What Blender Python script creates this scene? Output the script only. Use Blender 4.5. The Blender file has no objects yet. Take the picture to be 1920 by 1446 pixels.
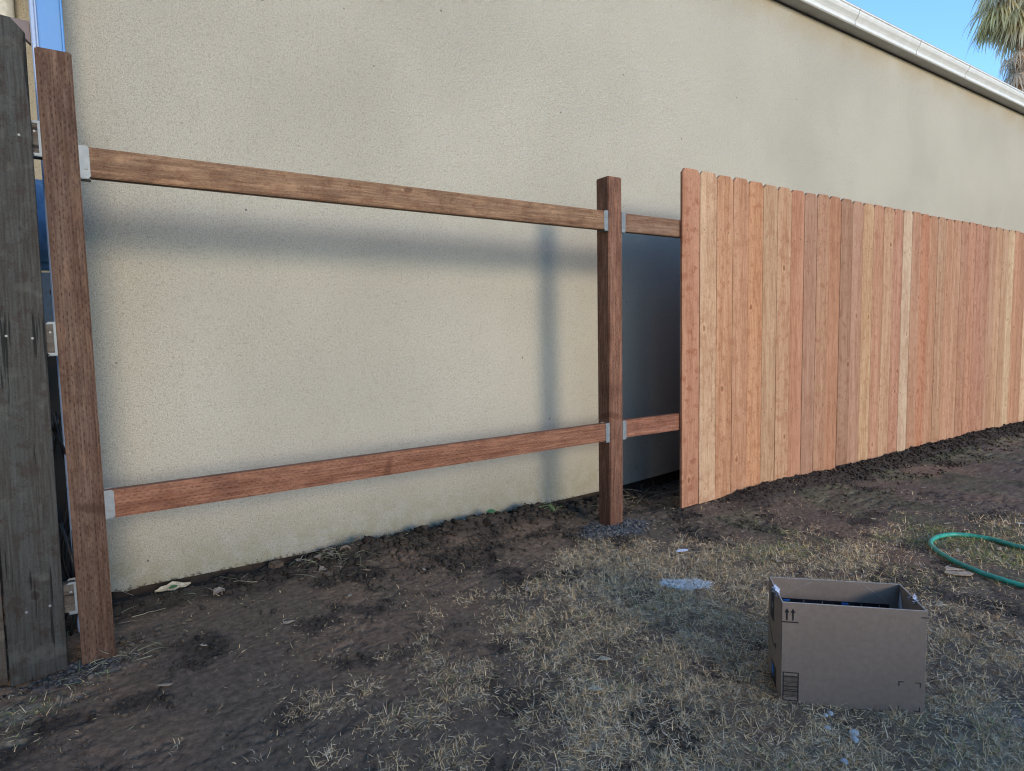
import bpy, bmesh, math, random
import numpy as np
from mathutils import Vector, Matrix
R = math.radians
random.seed(7); rng = np.random.default_rng(11)
sc = bpy.context.scene
C = sc.collection

# ------------------------------------------------------------------ camera
cam = bpy.data.cameras.new('camera'); co = bpy.data.objects.new('camera', cam); C.objects.link(co)
F, YAW, PIT, ROLL = 1180.62, R(33.7101), R(4.7114), R(-1.123)
f = Vector((math.sin(YAW)*math.cos(PIT), math.cos(YAW)*math.cos(PIT), -math.sin(PIT)))
r = Vector((math.cos(YAW), -math.sin(YAW), 0)); u = r.cross(f)
r2 = math.cos(ROLL)*r + math.sin(ROLL)*u; u2 = -math.sin(ROLL)*r + math.cos(ROLL)*u
co.matrix_world = Matrix(((r2.x,u2.x,-f.x,.0809),(r2.y,u2.y,-f.y,-2.3234),(r2.z,u2.z,-f.z,1.0035),(0,0,0,1)))
cam.sensor_width = 36; cam.lens = 36*F/1920; cam.clip_start = .05; cam.clip_end = 2000
sc.camera = co

# ------------------------------------------------------------------ sky, sun, exposure
# soft sun behind the viewer, square to the wall, standing in for bounced light
SUN_EL = R(11.8); SUN_AZ = R(183.4)
SUN_DIR = Vector((math.sin(SUN_AZ)*math.cos(SUN_EL), math.cos(SUN_AZ)*math.cos(SUN_EL), math.sin(SUN_EL)))
w = bpy.data.worlds.new('World'); sc.world = w; w.use_nodes = True
nt = w.node_tree; bg = nt.nodes['Background']
sky = nt.nodes.new('ShaderNodeTexSky'); sky.sky_type = 'NISHITA'; sky.sun_disc = False
sky.sun_elevation = SUN_EL; sky.sun_rotation = SUN_AZ
sky.air_density = 1.0; sky.dust_density = .1; sky.ozone_density = 4.2
nt.links.new(sky.outputs[0], bg.inputs[0]); bg.inputs[1].default_value = .15
sl = bpy.data.lights.new('sun', 'SUN'); sl.energy = .92; sl.angle = R(17); sl.color = (1, .85, .66)
so = bpy.data.objects.new('sun', sl); C.objects.link(so)
so.rotation_euler = SUN_DIR.to_track_quat('Z', 'Y').to_euler()
sc.view_settings.view_transform = 'Standard'; sc.view_settings.look = 'None'
sc.view_settings.gamma = 1; sc.view_settings.use_curve_mapping = False
sc.view_settings.exposure = 1.68
sc.cycles.use_denoising = True; sc.cycles.denoising_prefilter = 'ACCURATE'; sc.cycles.pixel_filter_type = 'BLACKMAN_HARRIS'; sc.cycles.filter_width = 1.15; sc.cycles.use_adaptive_sampling = False

# ------------------------------------------------------------------ node helpers
class NT:
    def __init__(s, name):
        s.m = bpy.data.materials.new(name); s.m.use_nodes = True; s.t = s.m.node_tree
        s.b = s.t.nodes['Principled BSDF']
    def n(s, typ, **kw):
        nd = s.t.nodes.new('ShaderNode'+typ)
        for k, v in kw.items():
            if k in ('op',): nd.operation = v
            elif hasattr(nd, k): setattr(nd, k, v)
        return nd
    def put(s, inp, v):
        if isinstance(v, bpy.types.NodeSocket): s.t.links.new(v, inp)
        elif v is not None: inp.default_value = v
    def math(s, op, a, b=0.0, c=None, clamp=False):
        nd = s.n('Math', op=op); nd.use_clamp = clamp
        s.put(nd.inputs[0], a); s.put(nd.inputs[1], b)
        if c is not None: s.put(nd.inputs[2], c)
        return nd.outputs[0]
    def mix(s, fac, a, b, typ='MIX'):
        nd = s.n('Mix'); nd.data_type = 'RGBA'; nd.blend_type = typ
        s.put(nd.inputs[0], fac)
        for i, v in ((6, a), (7, b)):
            s.put(nd.inputs[i], (*v, 1) if isinstance(v, tuple) and len(v) == 3 else v)
        return nd.outputs[2]
    def noise(s, vec, scale, detail=3, rough=.55, dist=0):
        nd = s.n('TexNoise'); s.put(nd.inputs['Vector'], vec); nd.inputs['Scale'].default_value = scale
        nd.inputs['Detail'].default_value = detail; nd.inputs['Roughness'].default_value = rough
        nd.inputs['Distortion'].default_value = dist
        return nd.outputs['Fac']
    def vor(s, vec, scale, feature='F1', out='Distance', rand=1., dim='3D'):
        nd = s.n('TexVoronoi'); nd.voronoi_dimensions = dim; nd.feature = feature; s.put(nd.inputs['Vector'], vec); nd.inputs['Scale'].default_value = scale
        nd.inputs['Randomness'].default_value = rand
        return nd.outputs[out]
    def ramp(s, v, lo, hi, a=0., b=1.):
        nd = s.n('MapRange'); nd.clamp = True; nd.interpolation_type = 'SMOOTHSTEP'
        s.put(nd.inputs[0], v); nd.inputs[1].default_value = lo; nd.inputs[2].default_value = hi
        nd.inputs[3].default_value = a; nd.inputs[4].default_value = b
        return nd.outputs[0]
    def coord(s, kind='Object'): return s.n('TexCoord').outputs[kind]
    def sep(s, v):
        nd = s.n('SeparateXYZ'); s.put(nd.inputs[0], v); return nd.outputs
    def comb(s, x, y, z):
        nd = s.n('CombineXYZ')
        for i, v in enumerate((x, y, z)): s.put(nd.inputs[i], v)
        return nd.outputs[0]
    def attr(s, name, out='Color'):
        nd = s.n('Attribute'); nd.attribute_name = name; return nd.outputs[out]
    def bump(s, h, strength, dist, normal=None):
        nd = s.n('Bump'); s.put(nd.inputs['Height'], h); nd.inputs['Strength'].default_value = strength
        nd.inputs['Distance'].default_value = dist
        if normal: s.put(nd.inputs['Normal'], normal)
        return nd.outputs[0]
    def fin(s, col, rough=.8, normal=None, metal=0., spec=.5):
        s.put(s.b.inputs['Base Color'], (*col, 1) if isinstance(col, tuple) and len(col) == 3 else col)
        s.put(s.b.inputs['Roughness'], rough); s.put(s.b.inputs['Metallic'], metal)
        s.b.inputs['Specular IOR Level'].default_value = spec
        if normal: s.put(s.b.inputs['Normal'], normal)
        return s.m

# ------------------------------------------------------------------ materials
def wood_mat(name, treated=False, old=False):
    """colour from the mesh attribute 'tone' (rgb), its alpha is the seed; grain along local z"""
    k = NT(name)
    tone = k.attr('tone'); seed = k.math('MULTIPLY', k.attr('tone', 'Alpha'), 40.)
    fx = k.sep(k.attr('fx')); saw, stain, inc = fx[0], fx[1], fx[2]
    x, y, z = k.sep(k.coord())
    a = k.math('ADD', x, y)
    P = k.comb(k.math('ADD', a, seed), seed, k.math('ADD', z, seed))
    Pst = k.comb(k.math('ADD', a, seed), seed, k.math('MULTIPLY', k.math('ADD', z, seed), .045))
    Pst2 = k.comb(k.math('ADD', a, seed), seed, k.math('MULTIPLY', k.math('ADD', z, seed), .2))
    P2 = k.comb(k.math('ADD', a, seed), k.math('ADD', k.math('MULTIPLY', z, .72), k.math('MULTIPLY', seed, 1.7)), 0.)
    d = k.vor(P2, 3.4 if not old else 4.4, dim='2D')
    d = k.math('ADD', d, k.math('MULTIPLY', k.math('SUBTRACT', k.noise(P, 45, 3), .5), .07))
    d = k.math('ADD', d, k.ramp(k.noise(P, 2.6, 1), .46, .54, 0, .06))
    knot = k.ramp(d, .022, .055, 1, 0)
    halo = k.ramp(d, .02, .20, 1, 0)
    warp = k.math('MULTIPLY_ADD', k.noise(Pst2, 11, 2), .06, k.math('MULTIPLY', halo, .045))
    ring = k.math('SINE', k.math('MULTIPLY', k.math('ADD', a, warp), 620.))
    ring = k.math('MULTIPLY_ADD', ring, .5, .5)
    streak = k.noise(Pst, 170, 4, .6)
    band = k.noise(Pst, 22, 2, .5)
    blot = k.noise(P, 20, 4, .65)
    fine = k.noise(P, 160, 3, .7)
    # colour
    c = k.mix(k.ramp(streak, .35, .68), k.mix(1., tone, (.70, .62, .56), 'MULTIPLY'), tone)
    c = k.mix(k.math('MULTIPLY', ring, .16 if not old else .25), c, k.mix(1., c, (.60, .48, .40), 'MULTIPLY'))
    c = k.mix(k.ramp(band, .42, .60, 0, .40), c, k.mix(1., tone, (1.12, 1.22, 1.28), 'MULTIPLY'))
    c = k.mix(k.math('MULTIPLY', k.ramp(blot, .50, .64), k.math('MULTIPLY', stain, .75)), c, k.mix(1., tone, (.62, .45, .38), 'MULTIPLY'))
    c = k.mix(k.math('MULTIPLY', k.ramp(fine, .53, .66), .6), c, k.mix(1., c, (.5, .4, .35), 'MULTIPLY'))
    c = k.mix(k.ramp(k.noise(k.comb(k.math('ADD', a, seed), seed, k.math('MULTIPLY', k.math('ADD', z, seed), .3)), 230, 2, .6), .58, .70, 0, .5), c, k.mix(1., c, (.5, .36, .28), 'MULTIPLY'))
    c = k.mix(k.math('MULTIPLY', knot, .68), c, k.mix(1., tone, (.36, .24, .18), 'MULTIPLY'))
    rim = k.math('MULTIPLY', k.ramp(d, .04, .06), k.ramp(d, .06, .085, 1, 0))
    c = k.mix(k.math('MULTIPLY', rim, .35), c, k.mix(1., tone, (1.3, 1.3, 1.25), 'MULTIPLY'))
    # rough saw marks
    q = k.math('ADD', z, k.math('ADD', k.math('MULTIPLY', a, .75), k.math('MULTIPLY', k.math('MULTIPLY', a, a), 9.)))
    q = k.math('ADD', q, k.math('MULTIPLY', k.noise(P, 9, 2), .02))
    sw = k.math('SINE', k.math('MULTIPLY', q, 480.))
    swm = k.math('MULTIPLY', k.math('MULTIPLY', k.ramp(sw, .1, .9), k.ramp(k.noise(P, 5, 2), .40, .58)), saw)
    c = k.mix(k.math('MULTIPLY', swm, .55), c, k.mix(1., c, (.62, .50, .42), 'MULTIPLY'))
    h = k.math('ADD', k.math('MULTIPLY', streak, .5), k.math('MULTIPLY', fine, .3))
    h = k.math('SUBTRACT', h, k.math('MULTIPLY', swm, .35))
    if treated:
        # incised dashes in staggered rows
        uu = k.math('DIVIDE', k.math('ADD', a, .2), .0098)
        row = k.math('FLOOR', uu); fu = k.math('ABSOLUTE', k.math('SUBTRACT', k.math('FRACT', uu), .5))
        vv = k.math('ADD', k.math('DIVIDE', z, .023), k.math('MULTIPLY', row, .5))
        vv = k.math('ADD', vv, k.math('MULTIPLY', k.noise(P, 40, 2), .9))
        fv = k.math('ABSOLUTE', k.math('SUBTRACT', k.math('FRACT', vv), .5))
        dash = k.math('MULTIPLY', k.ramp(fu, .08, .20, 1, 0), k.ramp(fv, .20, .30, 1, 0))
        dash = k.math('MULTIPLY', k.math('MULTIPLY', dash, inc), k.ramp(k.noise(k.comb(k.math('ADD', a, seed), seed, k.math('MULTIPLY', z, .35)), 75, 2), .40, .56))
        c = k.mix(k.math('MULTIPLY', dash, .8), c, k.mix(1., tone, (.22, .14, .12), 'MULTIPLY'))
        h = k.math('SUBTRACT', h, dash)
        c = k.mix(k.ramp(k.noise(Pst, 95, 4, .7), .44, .58, .55, 0), c, k.mix(1., c, (.50, .44, .42), 'MULTIPLY'))
        c = k.mix(k.ramp(k.noise(P, 7, 4), .50, .70, 0, .55), c, k.mix(1., c, (.60, .55, .55), 'MULTIPLY'))
        # pale scraped mill wax patches
        c = k.mix(k.ramp(k.noise(Pst2, 34, 4, .75), .52, .70, 0, .4), c, k.mix(1., tone, (1.55, 1.5, 1.4), 'MULTIPLY'))
        sc_ = k.vor(k.comb(k.math('ADD', k.math('MULTIPLY', a, .7), seed), k.math('ADD', k.math('MULTIPLY', k.math('ADD', z, k.math('MULTIPLY', a, .25)), 2.6), seed), 0.), 1., dim='2D')
        c = k.mix(k.math('MULTIPLY', k.ramp(sc_, .020, .060, 1, 0), .7), c, k.mix(1., tone, (.34, .25, .20), 'MULTIPLY'))
    if old:
        crack = k.ramp(k.noise(Pst, 60, 2), .33, .39, 1, 0)
        c = k.mix(crack, c, k.mix(1., tone, (.15, .15, .15), 'MULTIPLY'))
        c = k.mix(k.ramp(k.noise(P, 14, 4), .56, .72, 0, .6), c, k.mix(1., tone, (1.7, 1.7, 1.6), 'MULTIPLY'))
        h = k.math('SUBTRACT', h, crack)
    return k.fin(c, k.ramp(streak, .3, .7, .86, .70), k.bump(h, .55 if not old else .9, .0022), spec=.3)

def stucco_mat(base=(.455, .421, .344)):
    k = NT('stucco'); P = k.coord()
    n1 = k.noise(P, 230, 3, .85); n9 = k.noise(P, 95, 3, .8)
    big = k.noise(P, 1.1, 3, .5); x, y, z = k.sep(P)
    vst = k.noise(k.comb(k.math('MULTIPLY', x, 3.), y, k.math('MULTIPLY', z, .5)), 3, 3)
    c = k.mix(k.ramp(big, .3, .7), tuple(b*.93 for b in base), tuple(min(1, b*1.05) for b in base))
    c = k.mix(k.ramp(vst, .45, .68, 0, .09), c, k.mix(1., c, (.92, .89, .86), 'MULTIPLY'))
    pits = k.ramp(n1, .36, .47, 1, 0)
    c = k.mix(k.math('MULTIPLY', pits, .8), c, k.mix(1., c, (.45, .44, .42), 'MULTIPLY'))
    c = k.mix(k.ramp(n1, .52, .64, 0, .75), c, k.mix(1., c, (1.36, 1.34, 1.30), 'MULTIPLY'))
    c = k.mix(k.ramp(n9, .33, .46, .75, 0), c, k.mix(1., c, (.62, .61, .60), 'MULTIPLY'))
    c = k.mix(k.ramp(n9, .54, .66, 0, .65), c, k.mix(1., c, (1.22, 1.21, 1.19), 'MULTIPLY'))
    c = k.mix(k.ramp(k.noise(P, 38, 3, .75), .52, .66, 0, .35), c, k.mix(1., c, (.80, .79, .78), 'MULTIPLY'))
    # splashed dirt and moss low on the wall, weather stain below the gutter
    dn = k.noise(P, 13, 5, .7)
    low = k.math('MULTIPLY', k.ramp(z, .02, .28, 1, 0), k.ramp(dn, .38, .62))
    c = k.mix(k.math('MULTIPLY', low, .40), c, (.30, .27, .13))
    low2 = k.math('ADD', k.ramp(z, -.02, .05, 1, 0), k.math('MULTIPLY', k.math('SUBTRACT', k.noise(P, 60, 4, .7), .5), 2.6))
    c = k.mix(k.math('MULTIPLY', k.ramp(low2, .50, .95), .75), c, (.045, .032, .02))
    st = k.math('MULTIPLY', k.ramp(z, 3.12, 3.40), k.ramp(k.noise(P, 3.2, 4), .30, .60))
    c = k.mix(k.math('MULTIPLY', st, .40), c, (.38, .28, .17))
    spots = k.ramp(k.vor(P, 5.5), .022, .034, 1, 0)
    c = k.mix(k.math('MULTIPLY', spots, .75), c, (.07, .06, .05))
    h = k.math('ADD', n1, k.math('MULTIPLY', n9, .7))
    return k.fin(c, .92, k.bump(h, 1., .005, k.bump(k.noise(P, 9, 3), .25, .01)), spec=.0)

def simple(name, col, rough=.5, metal=0., var=.15, scale=30, bump=.1, spec=.5, dist=.002):
    k = NT(name); P = k.coord(); n = k.noise(P, scale, 4, .6)
    c = k.mix(k.ramp(n, .3, .7), tuple(v*(1-var) for v in col), tuple(min(1, v*(1+var)) for v in col))
    return k.fin(c, k.ramp(n, .3, .7, max(.05, rough-.08), min(1, rough+.08)), k.bump(n, bump, dist), metal, spec)

def soil_mat():
    k = NT('soil'); P = k.coord(); tint = k.attr('tint')
    n = k.noise(P, 45, 5, .65); n2 = k.noise(P, 190, 4, .7); n3 = k.noise(P, 7, 4, .6)
    c = k.mix(k.ramp(n, .33, .66), k.mix(1., tint, (.66, .64, .62), 'MULTIPLY'), k.mix(1., tint, (1.22, 1.2, 1.16), 'MULTIPLY'))
    c = k.mix(k.ramp(n2, .56, .70, 0, .5), c, k.mix(1., tint, (1.6, 1.55, 1.5), 'MULTIPLY'))
    c = k.mix(k.ramp(n2, .30, .42, .6, 0), c, k.mix(1., tint, (.35, .33, .32), 'MULTIPLY'))
    bits = k.ramp(k.vor(P, 70), .10, .16, 1, 0); sel = k.ramp(k.noise(P, 23, 2), .56, .62)
    c = k.mix(k.math('MULTIPLY', k.math('MULTIPLY', bits, sel), .6), c, (.22, .19, .15))
    h = k.math('ADD', n, k.math('MULTIPLY', n2, .45))
    return k.fin(c, k.ramp(n3, .3, .7, .62, .95), k.bump(h, .8, .006), spec=.35)

def tint_mat(name, rough=.8, mul=1., spec=.25, trans=0.):
    k = NT(name); t = k.attr('tint')
    return k.fin(k.mix(1., t, (mul, mul, mul), 'MULTIPLY') if mul != 1 else t, rough, spec=spec)

def leafy_mat(name):
    k = NT(name); t = k.attr('tint'); k.fin(t, .7, spec=.2)
    tr = k.n('BsdfTranslucent'); k.put(tr.inputs[0], t); mx = k.n('MixShader'); mx.inputs[0].default_value = .45
    out = k.t.nodes['Material Output']; k.t.links.new(k.b.outputs[0], mx.inputs[1]); k.t.links.new(tr.outputs[0], mx.inputs[2]); k.t.links.new(mx.outputs[0], out.inputs[0])
    return k.m

def card_mat():
    k = NT('cardboard'); P = k.coord(); x, y, z = k.sep(P)
    n = k.noise(P, 60, 5, .6); fl = k.math('SINE', k.math('MULTIPLY', k.math('ADD', x, y), 900.))
    c = k.mix(k.ramp(n, .3, .7), (.245, .19, .150), (.285, .222, .176))
    c = k.mix(k.ramp(k.noise(P, 6, 3), .35, .7, 0, .25), c, (.215, .165, .13))
    c = k.mix(k.ramp(k.vor(P, 26), .03, .05, .5, 0), c, (.45, .38, .31))
    return k.fin(c, .85, k.bump(k.math('ADD', n, k.math('MULTIPLY', fl, .06)), .25, .002), spec=.25)

def steel_mat():
    k = NT('galvanised_steel'); P = k.coord()
    v = k.vor(P, 110); n = k.noise(P, 40, 3)
    c = k.mix(k.ramp(n, .3, .7), (.15, .168, .175), (.22, .238, .243))
    c = k.mix(k.math('MULTIPLY', v, .25), c, (.2, .21, .22))
    return k.fin(c, k.ramp(n, .3, .7, .5, .65), k.bump(n, .08, .001), .25)

def gutter_mat():
    k = NT('white_gutter_paint'); P = k.coord(); x, y, z = k.sep(P)
    n = k.noise(P, 9, 4, .6); n2 = k.noise(k.comb(k.math('MULTIPLY', x, 6.), y, z), 14, 4, .65)
    c = k.mix(k.ramp(n, .35, .7), (.66, .655, .62), (.72, .715, .68))
    c = k.mix(k.ramp(n2, .60, .76, 0, .35), c, (.30, .28, .24))
    return k.fin(c, .42, k.bump(n, .08, .004), spec=.5)

def shingle_mat():
    k = NT('roof_shingles'); P = k.coord()
    b = k.n('TexBrick'); k.put(b.inputs['Vector'], P); b.inputs['Scale'].default_value = 3.
    b.inputs['Color1'].default_value = (.10, .09, .08, 1); b.inputs['Color2'].default_value = (.14, .12, .11, 1); b.inputs['Mortar'].default_value = (.03, .03, .03, 1)
    c = k.mix(k.ramp(k.noise(P, 80, 3), .3, .7, 0, .5), b.outputs[0], (.2, .18, .16))
    return k.fin(c, .95)

BLOCKER_H = .92
M = dict(
    nail=simple('dull_nail', (.07, .06, .055), .6, .2),
    white_wall=simple('white_wall_paint', (.84, .81, .76), .9, var=.03), dark_board=simple('dark_stained_board', (.06, .045, .035), .9),
    picket=wood_mat('new_redwood'), treated=wood_mat('treated_lumber', treated=True), old=wood_mat('weathered_wood', old=True),
    stucco=stucco_mat(), soil=soil_mat(), clod=tint_mat('soil_crumbs', .9, spec=.2), grass=tint_mat('grass_blades', .75, spec=.25),
    card=card_mat(), steel=steel_mat(), gutter=gutter_mat(), shingle=shingle_mat(),
    soffit=simple('grey_soffit_metal', (.40, .41, .40), .5, var=.12, scale=8),
    gap=simple('dark_drip_edge', (.07, .065, .065), .8),
    foundation=simple('dirty_foundation', (.035, .026, .020), .95, var=.45, scale=30, bump=.8, dist=.01),
    ink=simple('black_ink', (.012, .012, .015), .6, var=.2), blue_ink=simple('blue_ink', (.02, .16, .50), .5),
    grey_ink=simple('grey_ink', (.22, .23, .24), .6), tape=simple('black_tape', (.012, .014, .02), .3, var=.3),
    hose=simple('green_rubber', (.035, .32, .225), .5, var=.22, scale=38, bump=.05),
    brass=simple('brass', (.6, .42, .16), .4, .9),
    blue_metal=simple('blue_toned_metal', (.035, .19, .46), .5, .0, var=.12, scale=240, bump=.25, dist=.001),  # downspout metal in one blue base colour
    pale_metal=simple('pale_flange_metal', (.26, .34, .50), .5, .0, var=.1, scale=60),
    arm=simple('brown_iron', (.12, .085, .085), .6), pvc=simple('white_pipe_paint', (.62, .64, .62), .4),
    boxblue=simple('pale_blue_plastic', (.13, .26, .45), .45), boxgrey=simple('grey_blue_plastic', (.13, .19, .25), .5),
    rubber=simple('black_rubber', (.015, .015, .018), .5),
    concrete=simple('rough_concrete', (.14, .145, .15), .95, var=.45, scale=60, bump=1., dist=.012),
    paper=simple('white_paper', (.72, .76, .88), .6), paint=simple('white_powder', (.62, .68, .70), .9, var=.25, scale=90, bump=.8, dist=.004),
    leaf_green=simple('green_leaf', (.045, .13, .05), .5, var=.3, scale=60), leaf_dead=simple('dead_leaf', (.26, .20, .155), .8, var=.35, scale=50),
    leaf_pale=simple('pale_dry_leaf', (.42, .36, .25), .8, var=.3, scale=50),
    chip=simple('wood_chip', (.40, .31, .22), .8, var=.3, scale=60), twig=simple('twig_bark', (.14, .10, .07), .85, var=.4, scale=50),
    straw=simple('straw', (.34, .31, .20), .75, var=.35, scale=20), stone=simple('pale_stone', (.50, .52, .52), .8, var=.2, scale=80, bump=.4),
    weed=simple('weed_green', (.16, .26, .10), .6, var=.3), screw=simple('zinc_screw', (.22, .225, .22), .55, .3),
    clear_tape=simple('cloudy_tape', (.70, .70, .76), .3), palm=leafy_mat('palm_fronds'), bark=simple('palm_bark', (.36, .20, .11), .9, var=.35, scale=12, bump=.8, dist=.05),
    crease=simple('crease_and_rim_highlight', (.48, .42, .36), .8), brown_clod=simple('dry_clod', (.10, .068, .045), .95, var=.35, scale=50, bump=.8, dist=.006),
)

# ------------------------------------------------------------------ object helpers
def link(name, me, mat=None, parent=None, loc=None, rot=None, smooth=False):
    o = bpy.data.objects.new(name, me); C.objects.link(o)
    if mat is not None: me.materials.append(mat)
    if parent is not None: o.parent = parent
    if loc is not None: o.location = loc
    if rot is not None: o.rotation_euler = rot
    if smooth:
        me.polygons.foreach_set('use_smooth', [True]*len(me.polygons))
    return o
def tag(o, label, cat, group=None, kind=None):
    if label: o['label'] = label
    if cat: o['category'] = cat
    if group: o['group'] = group
    if kind: o['kind'] = kind
    return o
def empty(name, loc=(0, 0, 0), rz=0.):
    o = bpy.data.objects.new(name, None); C.objects.link(o); o.location = loc; o.rotation_euler = (0, 0, rz)
    o.empty_display_size = .05
    return o
def mesh(name, V, Fc):
    me = bpy.data.meshes.new(name); me.from_pydata([tuple(v) for v in V], [], [tuple(q) for q in Fc]); me.update(); return me
def bm_mesh(name, bm):
    bmesh.ops.recalc_face_normals(bm, faces=bm.faces)
    me = bpy.data.meshes.new(name); bm.to_mesh(me); bm.free(); return me
def box_bm(x0, x1, y0, y1, z0, z1, bev=0., bm=None, seg=1):
    own = bm is None
    bm = bm or bmesh.new()
    g = bmesh.ops.create_cube(bm, size=1.)['verts']
    for v in g: v.co = Vector(((x0+x1)/2+v.co.x*(x1-x0), (y0+y1)/2+v.co.y*(y1-y0), (z0+z1)/2+v.co.z*(z1-z0)))
    if bev > 0:
        es = {e for v in g for e in v.link_edges}
        bmesh.ops.bevel(bm, geom=list(es), offset=bev, segments=seg, affect='EDGES')
    return bm
def poly_prism(pts, axis, a, b, bm=None):
    """extrude a 2-D outline; axis 'y': pts=(x,z); axis 'x': pts=(y,z); axis 'z': pts=(x,y)"""
    bm = bm or bmesh.new()
    def P(p, t): return {'y': (p[0], t, p[1]), 'x': (t, p[0], p[1]), 'z': (p[0], p[1], t)}[axis]
    A = [bm.verts.new(P(p, a)) for p in pts]; B = [bm.verts.new(P(p, b)) for p in pts]; n = len(pts)
    bm.faces.new(A); bm.faces.new(B[::-1])
    for i in range(n): bm.faces.new((A[i], A[(i+1) % n], B[(i+1) % n], B[i]))
    return bm
def tube(pts, rad, sides=8, bm=None, cap=True):
    bm = bm or bmesh.new(); pts = [Vector(p) for p in pts]; n = len(pts)
    rad = rad if hasattr(rad, '__len__') else [rad]*n
    rings = []
    up = Vector((0, 0, 1)); t0 = (pts[1]-pts[0]).normalized()
    if abs(t0.z) > .9: up = Vector((0, 1, 0))
    nrm = t0.cross(up).normalized()
    for i in range(n):
        t = (pts[min(i+1, n-1)]-pts[max(i-1, 0)]).normalized()
        nrm = (nrm - t*nrm.dot(t)).normalized(); bn = t.cross(nrm)
        rings.append([bm.verts.new(pts[i]+(nrm*math.cos(q)+bn*math.sin(q))*rad[i]) for q in [2*math.pi*j/sides for j in range(sides)]])
    for i in range(n-1):
        for j in range(sides): bm.faces.new((rings[i][j], rings[i][(j+1) % sides], rings[i+1][(j+1) % sides], rings[i+1][j]))
    if cap: bm.faces.new(rings[0][::-1]); bm.faces.new(rings[-1])
    return bm
def tone(me, col, seed=None, saw=0., stain=.6, inc=0.):
    n = len(me.vertices); seed = random.random() if seed is None else seed
    a = me.color_attributes.new('tone', 'FLOAT_COLOR', 'POINT'); a.data.foreach_set('color', list((*col, seed))*n)
    b = me.attributes.new('fx', 'FLOAT_VECTOR', 'POINT'); b.data.foreach_set('vector', [saw, stain, inc]*n)
    return me
def smooth_curve(P, n=10):
    P = [Vector(p) for p in P]; out = []
    for i in range(len(P)-1):
        p0 = P[max(i-1, 0)]; p1 = P[i]; p2 = P[i+1]; p3 = P[min(i+2, len(P)-1)]
        for k in range(n):
            t = k/n
            out.append(.5*((2*p1)+(p2-p0)*t+(2*p0-5*p1+4*p2-p3)*t*t+(3*p1-p0-3*p2+p3)*t*t*t))
    out.append(P[-1]); return out

# ------------------------------------------------------------------ noise in numpy
def _h(ix, iy, s):
    h = (ix.astype(np.int64)*374761393 + iy.astype(np.int64)*668265263 + s*974634777) & 0x7fffffff
    h = ((h ^ (h >> 13))*1274126177) & 0x7fffffff
    h = h ^ (h >> 16)
    return (h & 0xffff)/65535.
def vn(x, y, s=0):
    x = np.asarray(x, float); y = np.asarray(y, float)
    ix = np.floor(x); iy = np.floor(y); fx = x-ix; fy = y-iy; fx = fx*fx*(3-2*fx); fy = fy*fy*(3-2*fy)
    a = _h(ix, iy, s); b = _h(ix+1, iy, s); c = _h(ix, iy+1, s); d = _h(ix+1, iy+1, s)
    return (a*(1-fx)+b*fx)*(1-fy)+(c*(1-fx)+d*fx)*fy
def fbm(x, y, f, o=4, s=0, g=.5):
    v = 0; a = 1; t = 0
    for i in range(o):
        v = v+a*vn(x*f+i*17.3, y*f-i*9.1, s+i); t += a; a *= g; f *= 2.03
    return v/t
def sm(v, lo, hi):
    t = np.clip((v-lo)/(hi-lo), 0, 1); return t*t*(3-2*t)

# zones of the yard
GPOLY = np.array([(.62, -1.9), (.80, -1.18), (1.02, -.95), (1.02, -.60), (1.35, -.30), (1.62, -.14), (2.15, -.12), (2.9, -.56), (3.45, -.80), (4.3, -1.12), (9, -3.2), (9, -6), (.5, -6)])
def inpoly_dist(x, y):
    """signed distance, positive inside"""
    x = np.asarray(x, float); y = np.asarray(y, float)
    d = np.full(x.shape, 1e9); ins = np.zeros(x.shape, bool); n = len(GPOLY)
    for i in range(n):
        a = GPOLY[i]; b = GPOLY[(i+1) % n]; e = b-a
        t = np.clip(((x-a[0])*e[0]+(y-a[1])*e[1])/(e@e), 0, 1)
        d = np.minimum(d, np.hypot(x-a[0]-t*e[0], y-a[1]-t*e[1]))
        cnd = ((a[1] > y) != (b[1] > y)) & (x < (b[0]-a[0])*(y-a[1])/(b[1]-a[1]+1e-12)+a[0])
        ins ^= cnd
    return np.where(ins, d, -d)
CL = [(.53, -.65, .07, .7), (.60, -.68, .06, .6), (.682, -.648, .06, .5), (.653, -.839, .07, .7), (.763, -.862, .08, .8), (.906, -.841, .08, .8), (.74, -1.052, .08, .8),
      (-.16, -.20, .10, 1.), (-.10, -.22, .08, 1.), (-.03, -.20, .06, .9), (.02, -.13, .05, .7), (.06, -.06, .04, .5), (-.14, -.33, .07, .7), (.009, -.261, .04, .5),
      (.199, -.595, .04, .5), (.31, -.50, .03, .4), (.14, -.40, .03, .4), (.42, -.25, .03, .3), (.90, -.62, .07, .6), (.86, -.72, .06, .7), (.97, -.75, .08, .8), (.93, -.50, .05, .5),
      (1.04, -.33, .05, .5), (1.2, -.30, .06, .5), (.80, -.50, .03, .5), (.62, -.40, .025, .4), (.35, -.78, .04, .4), (.50, -.88, .05, .5), (.60, -1.0, .05, .6)]
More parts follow.
